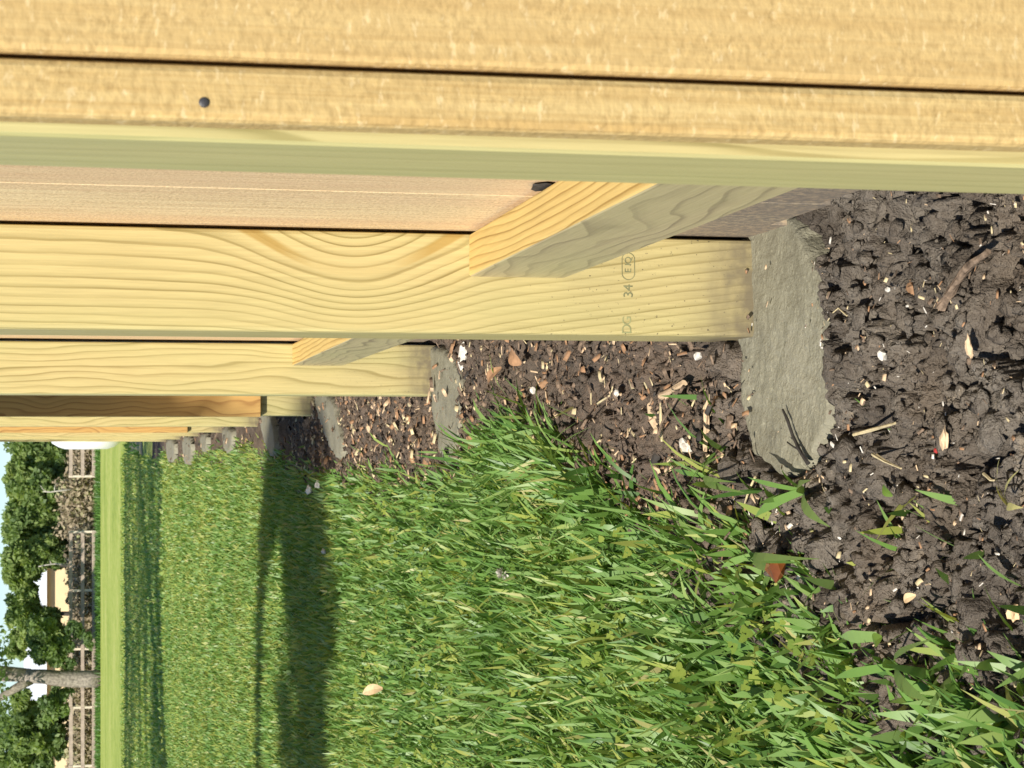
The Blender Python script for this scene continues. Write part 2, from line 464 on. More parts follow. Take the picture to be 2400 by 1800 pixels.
for x0, x1, y0, y1 in ((472, 489, 1012, 1064), (430, 452, 1018, 1092), (391, 412, 1026, 1086)):
    PADS.append([on_ground(*q, 0.02) for q in ((x0, y0), (x0 + 1, (y0 + y1) / 2), (x0 + 4, y1), (x1 - 2, y1), (x1, (y0 + y1) / 2), (x1 - 1, y0))])
def inside_distance(P, gx, gy):
    """distance to the outline, positive inside"""
    ins = np.zeros(gx.shape, bool); dist = np.full(gx.shape, 9.0)
    for i in range(len(P)):
        (ax, ay), (bx, by) = P[i], P[(i + 1) % len(P)]
        dx, dy = bx - ax, by - ay
        t = np.clip(((gx - ax) * dx + (gy - ay) * dy) / (dx * dx + dy * dy + 1e-12), 0, 1)
        dist = np.minimum(dist, np.hypot(gx - ax - t * dx, gy - ay - t * dy))
        if dy != 0:
            ins ^= ((ay > gy) != (by > gy)) & (gx < (bx - ax) * (gy - ay) / dy + ax)
    return np.where(ins, dist, -dist)
def rounded(outline):
    P = np.array([(p.x, p.y) for p in outline])
    for _ in range(2):
        Q = np.roll(P, -1, 0)
        P = np.stack([0.75 * P + 0.25 * Q, 0.25 * P + 0.75 * Q], 1).reshape(-1, 2)
    return P
PADR = [rounded(o) for o in PADS]
PAD_TOP = [0.006, 0.010, 0.016, 0.022, 0.026, 0.030, 0.030, 0.030]

EDGE_PX = [(2400, 1590), (2250, 1560), (2120, 1530), (2000, 1460), (1940, 1390), (1880, 1300), (1800, 1250), (1700, 1270), (1640, 1250),
           (1570, 1210), (1480, 1150), (1400, 1085), (1310, 1020), (1200, 995), (1170, 1050), (1090, 1110), (1000, 1120), (900, 1110),
           (830, 1120), (760, 1110), (700, 1085), (655, 1060), (600, 1050), (570, 1042), (545, 1060), (500, 1052), (470, 1066), (440, 1086), (400, 1080), (380, 1046)]
_e = sorted([(p.y, p.x) for p in (on_ground(*q) for q in EDGE_PX)])
EY = np.array([a for a, _ in _e]); EX = np.array([b for _, b in _e])
def edge_x(y):
    return np.where(y > EY[-1], -0.02, np.interp(y, EY, EX))

def soil_height(x, y):
    near = 1 - sstep(1.75, 2.05, y)
    wx = x + 0.035 * (fbm(x * 34, y * 34, 4) - 0.5); wy = y + 0.035 * (fbm(x * 34 + 40, y * 34, 4) - 0.5)
    e1, c1, t1 = worley(wx * 19 + 40, wy * 15 + 40)
    e2, c2, t2 = worley(wx * 58 + 7, wy * 50 + 9)
    e3, c3, t3 = worley(wx * 165 + 3, wy * 150 + 4)
    h = 0.020 * (fbm(x * 6, y * 6, 3) - 0.5) + 0.013 * near + 0.007
    h = h + near * (0.018 * (c1 - 0.6) + 0.013 * t1 + 0.024 * (sstep(0.0, 0.16, e1) - 1.0))
    far = 1 - near
    h = h + (0.55 + 0.45 * near) * (0.011 * (c2 - 0.5) + 0.012 * t2 + 0.010 * (sstep(0, 0.18, e2) - 1))
    h = h + 0.0036 * (c3 - 0.5) + 0.004 * t3 + 0.0015 * (sstep(0, 0.15, e3) - 1)
    h = h + 0.013 * (fbm(x * 80, y * 80, 4, _tab2) - 0.5)
    # more crumbs and bark between the footings
    h = h + far * (0.008 * (c2 - 0.5) + 0.014 * (fbm(x * 90, y * 60, 3, _tab3) - 0.5))
    for P, top in zip(PADR, PAD_TOP):
        x0, y0 = P.min(0) - 0.05; x1, y1 = P.max(0) + 0.05
        m = (x > x0) & (x < x1) & (y > y0) & (y < y1)
        if m.any():
            d = inside_distance(P, x[m], y[m])
            hm = h[m]
            t = sstep(-0.03, -0.004, d)
            hm = hm * (1 - t) + np.minimum(hm, top + 0.002 + 0.3 * (hm - top)) * t
            t = sstep(-0.004, 0.008, d)
            h[m] = hm * (1 - t) + (-0.035) * t
    # hollow under the pickets by the corner
    h = h - 0.05 * np.exp(-((x - 0.185) / 0.022) ** 2 - ((y - 1.47) / 0.05) ** 2)
    return h

def soil_grid(x0, x1, y0, y1, step):
    nx, ny = int((x1 - x0) / step), int((y1 - y0) / step)
    gx, gy = np.meshgrid(np.linspace(x0, x1, nx + 1), np.linspace(y0, y1, ny + 1))
    gz = soil_height(gx, gy)
    rim = np.minimum(1, np.minimum(gx - x0, x1 - gx) / 0.08)
    gz = gz * rim - 0.035 * (1 - rim)
    lawn = sstep(0.08, 0.16, edge_x(gy) - gx)
    gz = gz * (1 - lawn) - 0.05 * lawn
    jx = step * 0.3 * (rng.random(gx.shape) - 0.5)
    v = np.stack([(gx + jx).ravel(), gy.ravel(), gz.ravel()], 1)
    i = np.arange(nx * ny); r, c = i // nx, i % nx
    a = r * (nx + 1) + c
    return v, np.stack([a, a + 1, a + nx + 2, a + nx + 1], 1)

vs, fs, nb = [], [], 0
for g in ((-0.46, 0.40, 0.95, 2.15, 0.0020), (-0.55, 0.45, 2.15, 5.3, 0.0056), (-0.62, 0.62, 5.3, 18.0, 0.022)):
    v, f = soil_grid(*g)
    vs.append(v); fs.append(f + nb); nb += len(v)
vs = np.concatenate(vs); fs = np.concatenate(fs)
tag(link('bare_soil', np_mesh('bare_soil', vs, fs, np.full(len(fs), 4), smooth=False), m_soil), kind='structure')

# ------------------------------------------------------------------ concrete footings
def footing(name, which, label, seed, res=0.004):
    """a lumpy slab with steep uneven edges inside the outline PADR[which]"""
    P, top = PADR[which], PAD_TOP[which]
    m = 0.02
    x0, y0 = P.min(0) - m; x1, y1 = P.max(0) + m
    nx, ny = max(8, int((x1 - x0) / res)), max(8, int((y1 - y0) / res))
    gx, gy = np.meshgrid(np.linspace(x0, x1, nx + 1), np.linspace(y0, y1, ny + 1))
    d = inside_distance(P, gx, gy) + 0.016 * (fbm(gx * 45 + seed, gy * 45, 4) - 0.5)
    z = (top + 0.03) * sstep(-0.004, 0.009, d) - 0.03
    z = z + sstep(0, 0.01, d) * (0.006 * (fbm(gx * 16 + seed, gy * 16, 3) - 0.5) + 0.0032 * (fbm(gx * 170, gy * 150 + seed, 4, _tab2) - 0.5))
    keep = d > -0.012
    idx = -np.ones(gx.shape, int)
    idx[keep] = np.arange(keep.sum())
    v = np.stack([gx[keep], gy[keep], z[keep]], 1)
    a, b, c_, e = idx[:-1, :-1], idx[:-1, 1:], idx[1:, 1:], idx[1:, :-1]
    ok = (a >= 0) & (b >= 0) & (c_ >= 0) & (e >= 0)
    f = np.stack([a[ok], b[ok], c_[ok], e[ok]], 1)
    return tag(link(name, np_mesh(name, v, f, np.full(len(f), 4), smooth=True), m_conc), label, 'concrete footing', 'concrete footings of the fence posts')

footing('concrete_footing', 0, 'large damp grey concrete footing around the swirl-grained post, nearest of its row', 3, 0.0028)
footing('concrete_footing', 1, 'sunlit narrow concrete footing at the second post behind the swirl-grained one', 9, 0.005)
footing('concrete_footing', 2, 'shaded concrete footing slanting out from under the knotty brown board', 17, 0.008)
footing('concrete_footing', 3, 'bluish shaded concrete footing beside the edge of the long tree shadow', 23, 0.010)
footing('concrete_footing', 4, 'first sunlit concrete footing beyond the tree shadow, grass at its tip', 29, 0.012)
for k, lab in enumerate(('third last concrete footing, small and pale, far along the fence', 'second last concrete footing, pale stub far along the fence',
                         'farthest concrete footing, where the fence line ends')):
    footing('concrete_footing', 5 + k, lab, 37 + k, 0.016)

# ------------------------------------------------------------------ the fence
POSTS = [(0.1010, 0.640), (0.1030, 1.661), (0.1000, 3.325), (0.0990, 5.066), (0.0950, 6.763), (0.0965, 8.70), (0.0955, 10.37), (0.0945, 12.47), (0.0975, 14.95)]
PW = 0.0885
fence = tag(empty('wooden_fence', (0.15, 0.6, 0.0)), 'new yellow pine privacy fence with square posts and rough pickets', 'fence')
fence.rotation_euler = (0, math.radians(0.28), 0)
FO = Vector((0.15, 0.6, 0.0))
def fpart(name, me, mat, loc, parent=None, rot=None):
    """place a part by its world-like position measured from the upright fence"""
    o = link(name, me, mat)
    o.parent = parent or fence
    o.location = Vector(loc) - (FO if parent is None else Vector((0, 0, 0)))
    if rot: o.rotation_euler = rot
    return o
post_me = box_mesh('post', 0, PW, 0, PW, -0.08, 1.86, 0.0035, side_slot=1)
post_me.materials.append(m_post); post_me.materials.append(m_side)
knot_me = post_me.copy(); knot_me.materials.clear(); knot_me.materials.append(m_knot); knot_me.materials.append(m_side)
posts = []
for i, (x, y) in enumerate(POSTS):
    p = fpart('post', knot_me if i == 1 else post_me, None, (x, y, 0))
    posts.append(p)
posts[0].scale.y = 0.80
posts[1]['label'] = 'square post with swirling oval grain and a grade stamp'
posts[0]['label'] = 'nearest corner post, only its green edge in view'

# rails: one between each pair of posts, lying against the pickets
RX0, RX1 = 0.1535 - 0.103, 0.0885
for i in range(len(POSTS) - 1):
    (xa, ya), (xb, yb) = POSTS[i], POSTS[i + 1]
    ya += PW + 0.001
    L = yb - ya - 0.001
    me = box_mesh('rail', 0, 0.0375, 0, L, 0, 0.0875, 0.002, side_slot=1)
    me.materials.append(m_rail); me.materials.append(m_rail_side)
    z0 = 0.1895 if i == 0 else 0.165
    rx = math.asin(-0.013 / L) if i == 0 else 0.0
    fpart('rail', me, None, (xa + RX0, ya, z0 + (0.006 if i == 0 else 0)), rot=(rx, 0, math.atan2(xa - xb, L)))

# pickets along the outer face of the posts
PICK_X = 0.1915 + 0.0035
pick_mes = []
for k in range(4):
    w = 0.1375 + 0.0012 * k
    pick_mes.append(box_mesh('picket', 0, 0.016, 0, w, 0, 1.83, 0.0005))
y = 0.735
k = 0
while y < 15.05:
    me = pick_mes[k % 4]
    w = 0.1375 + 0.0012 * (k % 4)
    xo = PICK_X - 0.0005 * (y - 1.6)
    zb = {2: 0.05, 3: 0.045, 4: 0.03, 5: 0.02, 6: 0.0}.get(k, 0.012 + 0.012 * random.random())
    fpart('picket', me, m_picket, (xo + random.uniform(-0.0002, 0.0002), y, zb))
    y += w + 0.0012
    k += 1

# the return of the fence at the corner: pickets that face the camera
near_a = box_mesh('picket', 0, 0.0186, 0, 0.016, 0, 1.83, 0.0028)
near_b = box_mesh('picket', 0, 0.1397, 0, 0.016, 0, 1.83, 0.0026)
pa = fpart('picket', near_a, m_near, (0.1063, 0.6215, 0.03))
pb = fpart('picket', near_b, m_near, (0.1268, 0.6215, 0.03))
pa.rotation_euler = pb.rotation_euler = (0, math.radians(-0.2), 0)
pa['label'] = 'narrow rough-sawn picket with a dark nail, flush with the corner post'
pb['label'] = 'broad rough-sawn picket in the nearest corner of the frame'

def disc(name, r, h, n=12, dome=0.4):
    bm = bmesh.new()
    bmesh.ops.create_uvsphere(bm, u_segments=n, v_segments=6, radius=r)
    for v in bm.verts: v.co.y *= dome
    me = bpy.data.meshes.new(name); bm.to_mesh(me); bm.free()
    return me
q = at_depth(480, 232, 0.6215)
nail = link('nail', disc('nail', 0.0018, 0), m_metal, pa)
nail.location = (q.x - 0.1063 - 0.002, -0.0001, q.z - 0.03)
q = at_depth(1112, 618, 1.655)
screw = link('screw', disc('screw', 0.0032, 0), m_screw, posts[1])
screw.location = (q.x - POSTS[1][0] - 0.001, -0.0012, q.z)

# black lump standing in for the dark hole in a picket over the rail
r = FW * FPX + RT * (900 - 442) + UP * (1200 - 1272)
q = EYE + r * (0.1935 / r.x)
bm = bmesh.new(); bmesh.ops.create_icosphere(bm, subdivisions=2, radius=1.0)
rr = random.Random(5)
for v in bm.verts: v.co = Vector((v.co.x * 0.0022, v.co.y * 0.020, v.co.z * 0.0085)) * rr.uniform(0.8, 1.2)
me = bpy.data.meshes.new('knot'); bm.to_mesh(me); bm.free()
fpart('knot', me, m_dark_twig, (q.x, q.y, q.z), rot=(math.radians(-8), 0, 0))['label'] = 'black lump in place of a dark hole in a picket over the lowest rail'

# board nailed over the front of the fourth post
bd = box_mesh('cover_board', 0, PW + 0.01, 0, 0.02, 0, 1.7, 0.002)
fpart('cover_board', bd, m_board, (POSTS[3][0] - 0.004, POSTS[3][1] - 0.0215, 0.155))['label'] = 'knotty brown board nailed to the front of a post'
bd = box_mesh('cover_board', 0, PW - 0.03, 0, 0.02, 0, 1.7, 0.002)
fpart('cover_board', bd, m_board, (POSTS[5][0] - 0.002, POSTS[5][1] - 0.0215, 0.16))

# the ink stamp low on the swirl-grained post
def stamp_text(txt, size):
    cu = bpy.data.curves.new('grade_stamp', 'FONT'); cu.body = txt; cu.size = size; cu.align_x = 'CENTER'; cu.align_y = 'CENTER'
    t = bpy.data.objects.new('tmp', cu); C.objects.link(t)
    dg = bpy.context.evaluated_depsgraph_get()
    me = bpy.data.meshes.new_from_object(t.evaluated_get(dg))
    bpy.data.objects.remove(t)
    me.name = 'grade_stamp'
    return me
def stamp(me, px, py, mat):
    q = at_depth(px, py, POSTS[1][1])
    o = link('grade_stamp', me, mat, posts[1])
    o.location = (q.x - POSTS[1][0], -0.0004, q.z)
    o.rotation_euler = (math.pi / 2, 0, 0)
    return o
stamp(stamp_text('34', 0.0125), 1473, 684, m_ink_dark)
stamp(stamp_text('G', 0.0115), 1470, 753, m_ink)
stamp(stamp_text('D', 0.0125), 1470, 773, m_ink)
stamp(stamp_text('I', 0.0085), 1472, 622, m_ink_dark)
stamp(stamp_text('E', 0.0085), 1472, 636, m_ink_dark)
stamp(stamp_text('Q', 0.0085), 1472, 612, m_ink_dark)
V_, F_ = [], []
n = 28
for k in range(n):
    w = 2 * math.pi * k / n
    cx = 0.0062 * (1 if math.cos(w) > 0 else -1)
    for r in (0.0062, 0.0056): V_.append((cx + r * math.cos(w), r * math.sin(w), 0))
for k in range(n):
    a, b = 2 * k, 2 * ((k + 1) % n); F_.append((a, b, b + 1, a + 1))
me = bpy.data.meshes.new('grade_stamp'); me.from_pydata(V_, [], F_)
stamp(me, 1472, 626, m_ink_dark)

# ------------------------------------------------------------------ grass
def blades(n, X, Y, Z, length, width, lean, az, curl, tint, seg=4):
    """grass blades as bent ribbons; all arguments are arrays of n"""
    t = np.linspace(0, 1, seg + 1)[None, :]
    ang = lean[:, None] + curl[:, None] * t               # angle from the vertical along the blade
    dl = (length / seg)[:, None]
    hx = np.cumsum(np.sin(ang) * dl, 1) - np.sin(ang) * dl
    hz = np.cumsum(np.cos(ang) * dl, 1) - np.cos(ang) * dl
    ca, sa = np.cos(az)[:, None], np.sin(az)[:, None]
    cx, cy, cz = X[:, None] + hx * ca, Y[:, None] + hx * sa, Z[:, None] + hz
    wprof = width[:, None] * 0.5 * np.where(t < 0.6, 0.75 + 0.4 * t, np.clip(0.99 * (1 - t) / 0.4, 0.03, 1))
    roll = rng.uniform(-0.9, 0.9, n)[:, None]
    wx, wy, wz = -sa * np.cos(roll), ca * np.cos(roll), np.sin(roll)
    A = np.stack([cx + wx * wprof, cy + wy * wprof, cz + wz * wprof], -1)
    B = np.stack([cx - wx * wprof, cy - wy * wprof, cz - wz * wprof], -1)
    v = np.stack([A, B], 2).reshape(-1, 3)
    base = (np.arange(n) * (2 * (seg + 1)))[:, None]
    k = np.arange(seg)[None, :] * 2 + base
    f = np.stack([k, k + 1, k + 3, k + 2], -1).reshape(-1, 4)
    tn = np.repeat(tint, 2 * (seg + 1))
    return v, f, tn

def grass_zone(y0, y1, dens, lmin, lmax, w, seg, left=0.185, extra=0.30, right=None):
    area_w = left * y1 + extra + 0.15
    n = int(dens * area_w * (y1 - y0))
    Y = rng.uniform(y0, y1, n)
    X = rng.uniform(-(left * y1 + extra), 0.15, n)
    e = edge_x(Y) + 0.03 * (fbm(X * 22, Y * 22, 2) - 0.5) * 2
    d = e - X
    sparse = (Y < 1.95) & (d > -0.17)
    pr = np.where(d > 0.05, 1.0, np.where(d > 0, 0.45 + 0.55 * d / 0.05, np.where(sparse, 0.13 * np.exp(d / 0.07), 0.10 * np.exp(d / 0.02))))
    clump = fbm(X * 9 + 7, Y * 9, 2, _tab3)
    pr = pr * np.where(d > 0.05, sstep(0.18, 0.5, clump) * 0.25 + 0.75, 1.0)
    keep = (rng.random(n) < pr) & (X > -(left * Y + extra)) & (X < 0.075)
    for P in PADR:
        nr = keep & (np.abs(Y - P[:, 1].mean()) < 1.2) & (X > P[:, 0].min() - 0.02)
        if nr.any(): keep[nr] = (inside_distance(P, X[nr], Y[nr]) < 0.0) | (rng.random(nr.sum()) < 0.012)
    X, Y, d, clump = X[keep], Y[keep], d[keep], clump[keep]
    n = len(X)
    rim = np.exp(-np.abs(d) / 0.10)                       # longer, unmown blades at the edge of the soil
    L = rng.uniform(lmin, lmax, n) * (0.75 + 0.5 * clump) * (1 + 0.18 * rim)
    Wd = w * rng.uniform(0.6, 1.25, n)
    lean = np.abs(rng.normal(0.40, 0.38, n)) + rng.uniform(0, 0.1, n)
    az = rng.uniform(-math.pi, math.pi, n)
    toward = rng.random(n) < 0.35                         # a lot of it leans towards the fence
    az = np.where(toward, rng.normal(0.1, 0.7, n), az)
    curl = rng.uniform(0.0, 1.1, n)
    tint = np.clip(0.40 + 0.16 * sstep(2.5, 7.0, Y) + 0.26 * sstep(11.0, 26.0, Y) + 0.55 * (fbm(X * 3 + 3, Y * 3, 3) - 0.5) + rng.normal(0, 0.235, n), 0, 0.88)
    dry = rng.random(n) < 0.035
    tint = np.where(dry, rng.uniform(0.9, 1.0, n), tint)
    Z = np.full(n, -0.006)
    return blades(n, X, Y, Z, L, Wd, lean, az, curl, tint, seg)

def stuff(name, parts, mat, label, cat):
    v, f, t, nb = [], [], [], 0
    for a, b, c in parts:
        v.append(a); f.append(b + nb); t.append(c); nb += len(a)
    v, f, t = np.concatenate(v), np.concatenate(f), np.concatenate(t)
    return tag(link(name, np_mesh(name, v, f, np.full(len(f), f.shape[1]), smooth=False, tint=t), mat), label, cat, kind='stuff')

stuff('lawn_grass', [grass_zone(0.85, 1.7, 22000, 0.026, 0.062, 0.0094, 4),
                     grass_zone(1.7, 3.0, 14500, 0.036, 0.080, 0.0074, 4),
                     grass_zone(3.0, 5.0, 11500, 0.028, 0.058, 0.0076, 3),
                     grass_zone(5.0, 8.5, 7500, 0.024, 0.048, 0.0090, 2),
                     grass_zone(8.5, 15.0, 3200, 0.026, 0.050, 0.0130, 2, 0.19, 0.4),
                     grass_zone(15.0, 34.0, 520, 0.028, 0.055, 0.028, 2, 0.20, 0.6)],
      m_grass, 'short mown green lawn grass running along the bare soil', 'grass')

# ------------------------------------------------------------------ leaves for trees and brush
def leaf_cloud(clumps, size, seed, flat=1.0):
    """clumps: (centre, radius xyz, count, tint)"""
    r = np.random.default_rng(seed)
    P, T = [], []
    for c, rad, cnt, tn in clumps:
        u = r.normal(size=(cnt, 3)); u /= np.linalg.norm(u, axis=1)[:, None]
        s = r.random(cnt) ** 0.45
        P.append(np.array(c) + u * s[:, None] * np.array(rad)); T.append(np.clip(tn + r.normal(0, 0.16, cnt), 0, 1))
    P, T = np.concatenate(P), np.concatenate(T)
    n = len(P)
    a = r.normal(size=(n, 3)); a /= np.linalg.norm(a, axis=1)[:, None]
    b = np.cross(a, r.normal(size=(n, 3))); b /= np.linalg.norm(b, axis=1)[:, None]
    s = size * r.uniform(0.6, 1.4, n)[:, None]
    v = np.stack([P - a * s, P + b * s * 0.55, P + a * s, P - b * s * 0.55], 1).reshape(-1, 3)
    f = (np.arange(n) * 4)[:, None] + np.arange(4)[None, :]
    return v, f, np.repeat(T, 4)

def crown(name, clumps, size, seed, mat, parent):
    v, f, t = leaf_cloud(clumps, size, seed)
    o = link(name, np_mesh(name, v, f, np.full(len(f), 4), tint=t), mat, parent)
    return o

def bgp(px, py, d):
    p = at_depth(px, py, d)
    return (p.x, p.y, p.z)

# ------------------------------------------------------------------ far end of the lawn
tag(sheet('track', -60, 12, 22.6, 31.0, -0.026, m_track, 2, 2), kind='structure')

# weeds at the foot of the paddock fence and along the track
def weeds(y0, y1, x0, x1, n, lmin, lmax, w, tint0, seg=2):
    X, Y = rng.uniform(x0, x1, n), rng.uniform(y0, y1, n)
    return blades(n, X, Y, np.full(n, -0.03), rng.uniform(lmin, lmax, n), w * rng.uniform(0.6, 1.4, n), np.abs(rng.normal(0.4, 0.3, n)),
                  rng.uniform(-3.14, 3.14, n), rng.uniform(0.1, 1.2, n), np.clip(tint0 + rng.normal(0, 0.14, n), 0, 1), seg)
stuff('tall_weeds', [weeds(91.5, 95.0, -17, 3, 5000, 0.15, 0.42, 0.05, 0.1)], m_grass, 'dark strip of taller grass at the foot of the paddock fence', 'weeds')
stuff('track_weeds', [weeds(22.6, 31.0, -5.5, 1.5, 1800, 0.05, 0.14, 0.03, 0.2)], m_grass, 'patchy weeds growing on the shaded grey track', 'weeds')

D = 95.2
def paddock(label, pys, ends):
    root = tag(empty('paddock_fence', bgp(233, pys[0], D)), label, 'fence')
    o0 = Vector(root.location)
    for py in pys:
        b = Vector(bgp(236, py, D - 0.02)); t = Vector(bgp(161, py, D))
        p = link('post', box_mesh('post', -0.055, 0.055, 0.03, 0.14, -0.1, t.z - b.z, 0.01), m_white_post, root)
        p.location = b - o0
    for (a, b) in zip(ends[:-1], ends[1:]):
        for px in (166, 193.5, 219.5):
            A, B = Vector(bgp(px, a, D)), Vector(bgp(px, b, D))
            m = link('board', box_mesh('board', 0.01, (B - A).length - 0.01, -0.012, 0.013, -0.082 + random.uniform(-.01, .01), 0.082), m_paddock, root)
            m.location = B - o0
            m.rotation_euler = (0, 0, math.atan2(A.y - B.y, A.x - B.x))
    return root
paddock('short piece of weathered board fence between the gateway and the white tank', [1010, 1116], [960, 1117])
pl = [1246 + 137 * k for k in range(6)]
paddock('long weathered three-board paddock fence under the big tree, left of the gateway', pl, pl)

# dry brush behind the paddock fence
cl = []
for k in range(420):
    py = random.uniform(1000, 1850)
    d = random.uniform(97, 108)
    p = bgp(233, py, d)
    hgt = random.uniform(0.85, 1.5) * (1.35 if 1120 < py < 1250 else 1.0)
    cl.append(((p[0], p[1], hgt * 0.5), (random.uniform(0.5, 1.1), 0.7, hgt * 0.7), 170, random.uniform(0.1, 0.75)))
v, f, t = leaf_cloud(cl, 0.13, 5)
tag(link('dry_brush', np_mesh('dry_brush', v, f, np.full(len(f), 4), tint=t), m_brush), 'brown dry brush filling the ground behind the paddock fence', 'brush', kind='stuff')

def tree(name, label, d, foot, trunk_r, clumps, leaf, seed, limbs=(), mat=None, group=None, bark=None):
    """foot: frame column of the trunk; clumps: (px, py, half size along px, along py, count, tint)"""
    b = Vector(bgp(233, foot, d)); b.z = -0.05
    root = tag(empty(name, b), label, 'tree', group)
    cs = []
    rr = random.Random(seed)
    k = d / FPX
    for px, py, hx, hy, cnt, tn in clumps:
        # a crown mass breaks up into many leaf clumps
        m = max(5, int(cnt / 190))
        for _ in range(m):
            while True:
                u = [rr.uniform(-1, 1) for _ in range(3)]
                if u[0] ** 2 + u[1] ** 2 + u[2] ** 2 < 1: break
            c = Vector(bgp(px + u[0] * hx, py + u[1] * hy, d)) - b
            c.y += u[2] * hy * k
            s = rr.uniform(0.16, 0.34)
            cs.append((tuple(c), (hy * k * s + 0.15, hy * k * s + 0.15, hx * k * s + 0.12), int(cnt / m), tn + rr.uniform(-0.25, 0.25)))
    crown('crown', cs, leaf, seed, mat or m_tree, root)
    top = Vector(bgp(clumps[0][0], clumps[0][1], d)) - b
    path = [((0, 0, -0.1), trunk_r * 1.25), ((0.02, 0, 0.4), trunk_r), (tuple(top * 0.5 + Vector((0.1, 0, 0.2))), trunk_r * 0.75), (tuple(top), trunk_r * 0.35)]
    paths = [path] + [[((Vector(bgp(*q[0:2], d)) - b)[:], q[2]) for q in lim] for lim in limbs]
    link('trunk', tube_mesh('trunk', paths, 9, 0.10, seed), bark or m_bark_dark, root)
    return root

G = 'trees behind the paddock fence'
tree('broadleaf_tree', 'bushy green tree directly above the white tank', 104, 1062, 0.16,
     [(95, 1062, 70, 48, 8500, 0.45), (60, 1100, 34, 28, 1500, 0.6), (140, 1085, 26, 50, 2400, 0.35)], 0.16, 21, group=G)
tree('broadleaf_tree', 'dense dark green tree behind the bare pale sapling', 103, 1150, 0.18,
     [(90, 1145, 68, 52, 9500, 0.40), (40, 1165, 22, 30, 500, 0.75), (55, 1105, 22, 26, 550, 0.7), (22, 1110, 16, 22, 260, 0.8), (140, 1165, 28, 56, 3000, 0.25)], 0.16, 22, group=G)
tree('broadleaf_tree', 'full round green tree behind the gateway end of the long fence', 103, 1235, 0.18,
     [(88, 1232, 70, 58, 10500, 0.45), (30, 1205, 20, 26, 520, 0.75), (40, 1275, 26, 30, 1000, 0.6), (138, 1250, 30, 50, 3000, 0.3)], 0.16, 23, group=G)
tree('broadleaf_tree', 'tall green tree standing in front of the gable end of the cream house', 101, 1322, 0.15,
     [(45, 1335, 40, 52, 6000, 0.5), (130, 1310, 30, 22, 1600, 0.42), (90, 1295, 50, 34, 3500, 0.5), (70, 1375, 12, 30, 600, 0.5)], 0.16, 24, group=G)
tree('broadleaf_tree', 'light green tree between the house front and the thick grey trunk', 100, 1440, 0.14,
     [(55, 1445, 34, 66, 5200, 0.66), (105, 1480, 40, 46, 4200, 0.45), (45, 1510, 24, 36, 1400, 0.7), (145, 1500, 20, 40, 1000, 0.5)], 0.16, 25, group=G)
tree('broadleaf_tree', 'wide dark green tree left of the thick grey trunk', 100, 1730, 0.2,
     [(75, 1735, 70, 76, 11000, 0.42), (62, 1655, 30, 40, 2600, 0.62), (20, 1790, 40, 50, 2600, 0.75), (125, 1690, 34, 50, 2600, 0.38)], 0.16, 26, group=G)
tree('broadleaf_tree', 'large old tree with a thick forked grey trunk before the paddock fence', 92, 1590, 0.36,
     [(-60, 1590, 90, 190, 3600, 0.35), (120, 1505, 42, 44, 2000, 0.15), (75, 1470, 30, 44, 1000, 0.1), (170, 1478, 26, 16, 300, 0.05), (205, 1505, 14, 12, 120, 0.05),
      (120, 1650, 44, 28, 1200, 0.15), (150, 1625, 26, 14, 350, 0.12), (25, 1430, 16, 28, 400, 0.12), (100, 1545, 60, 16, 900, 0.1), (150, 1560, 30, 12, 320, 0.08)], 0.13, 27,
     limbs=[[(232, 1590, 0.46), (200, 1592, 0.36), (150, 1591, 0.35), (100, 1586, 0.36), (60, 1584, 0.33)],
            [(70, 1580, 0.24), (40, 1574, 0.20), (0, 1568, 0.17), (-60, 1560, 0.12)],
            [(72, 1592, 0.24), (45, 1608, 0.20), (15, 1626, 0.17), (-50, 1668, 0.12)]], bark=m_bark, group=None)

# two bare pale saplings in the brush
def sapling(label, d, trunk, twigs):
    b = Vector(bgp(*trunk[0], d))
    root = tag(empty('bare_sapling', b), label, 'dead sapling', 'bare saplings before the green trees')
    L = lambda q: (Vector(bgp(*q, d)) - b)[:]
    link('trunk', tube_mesh('trunk', [[(L(q), 0.055 - 0.011 * i) for i, q in enumerate(trunk)]], 7, 0.15, 3), m_pale_bark, root)
    for tw in twigs:
        link('branch', tube_mesh('branch', [[(L(q), 0.025 - 0.006 * i) for i, q in enumerate(tw)]], 6, 0.1, 4), m_pale_bark, root)
sapling('bare pale sapling with a side twig above the open gateway', 97, [(166, 1147), (140, 1150), (118, 1153), (100, 1152)], [[(128, 1152), (128, 1140), (134, 1132)], [(112, 1153), (100, 1146), (95, 1138)]])
sapling('short bare pale sapling left of the gateway, above the top board', 97, [(158, 1324), (130, 1321), (108, 1324), (90, 1328)], [[(120, 1321), (116, 1312)]])

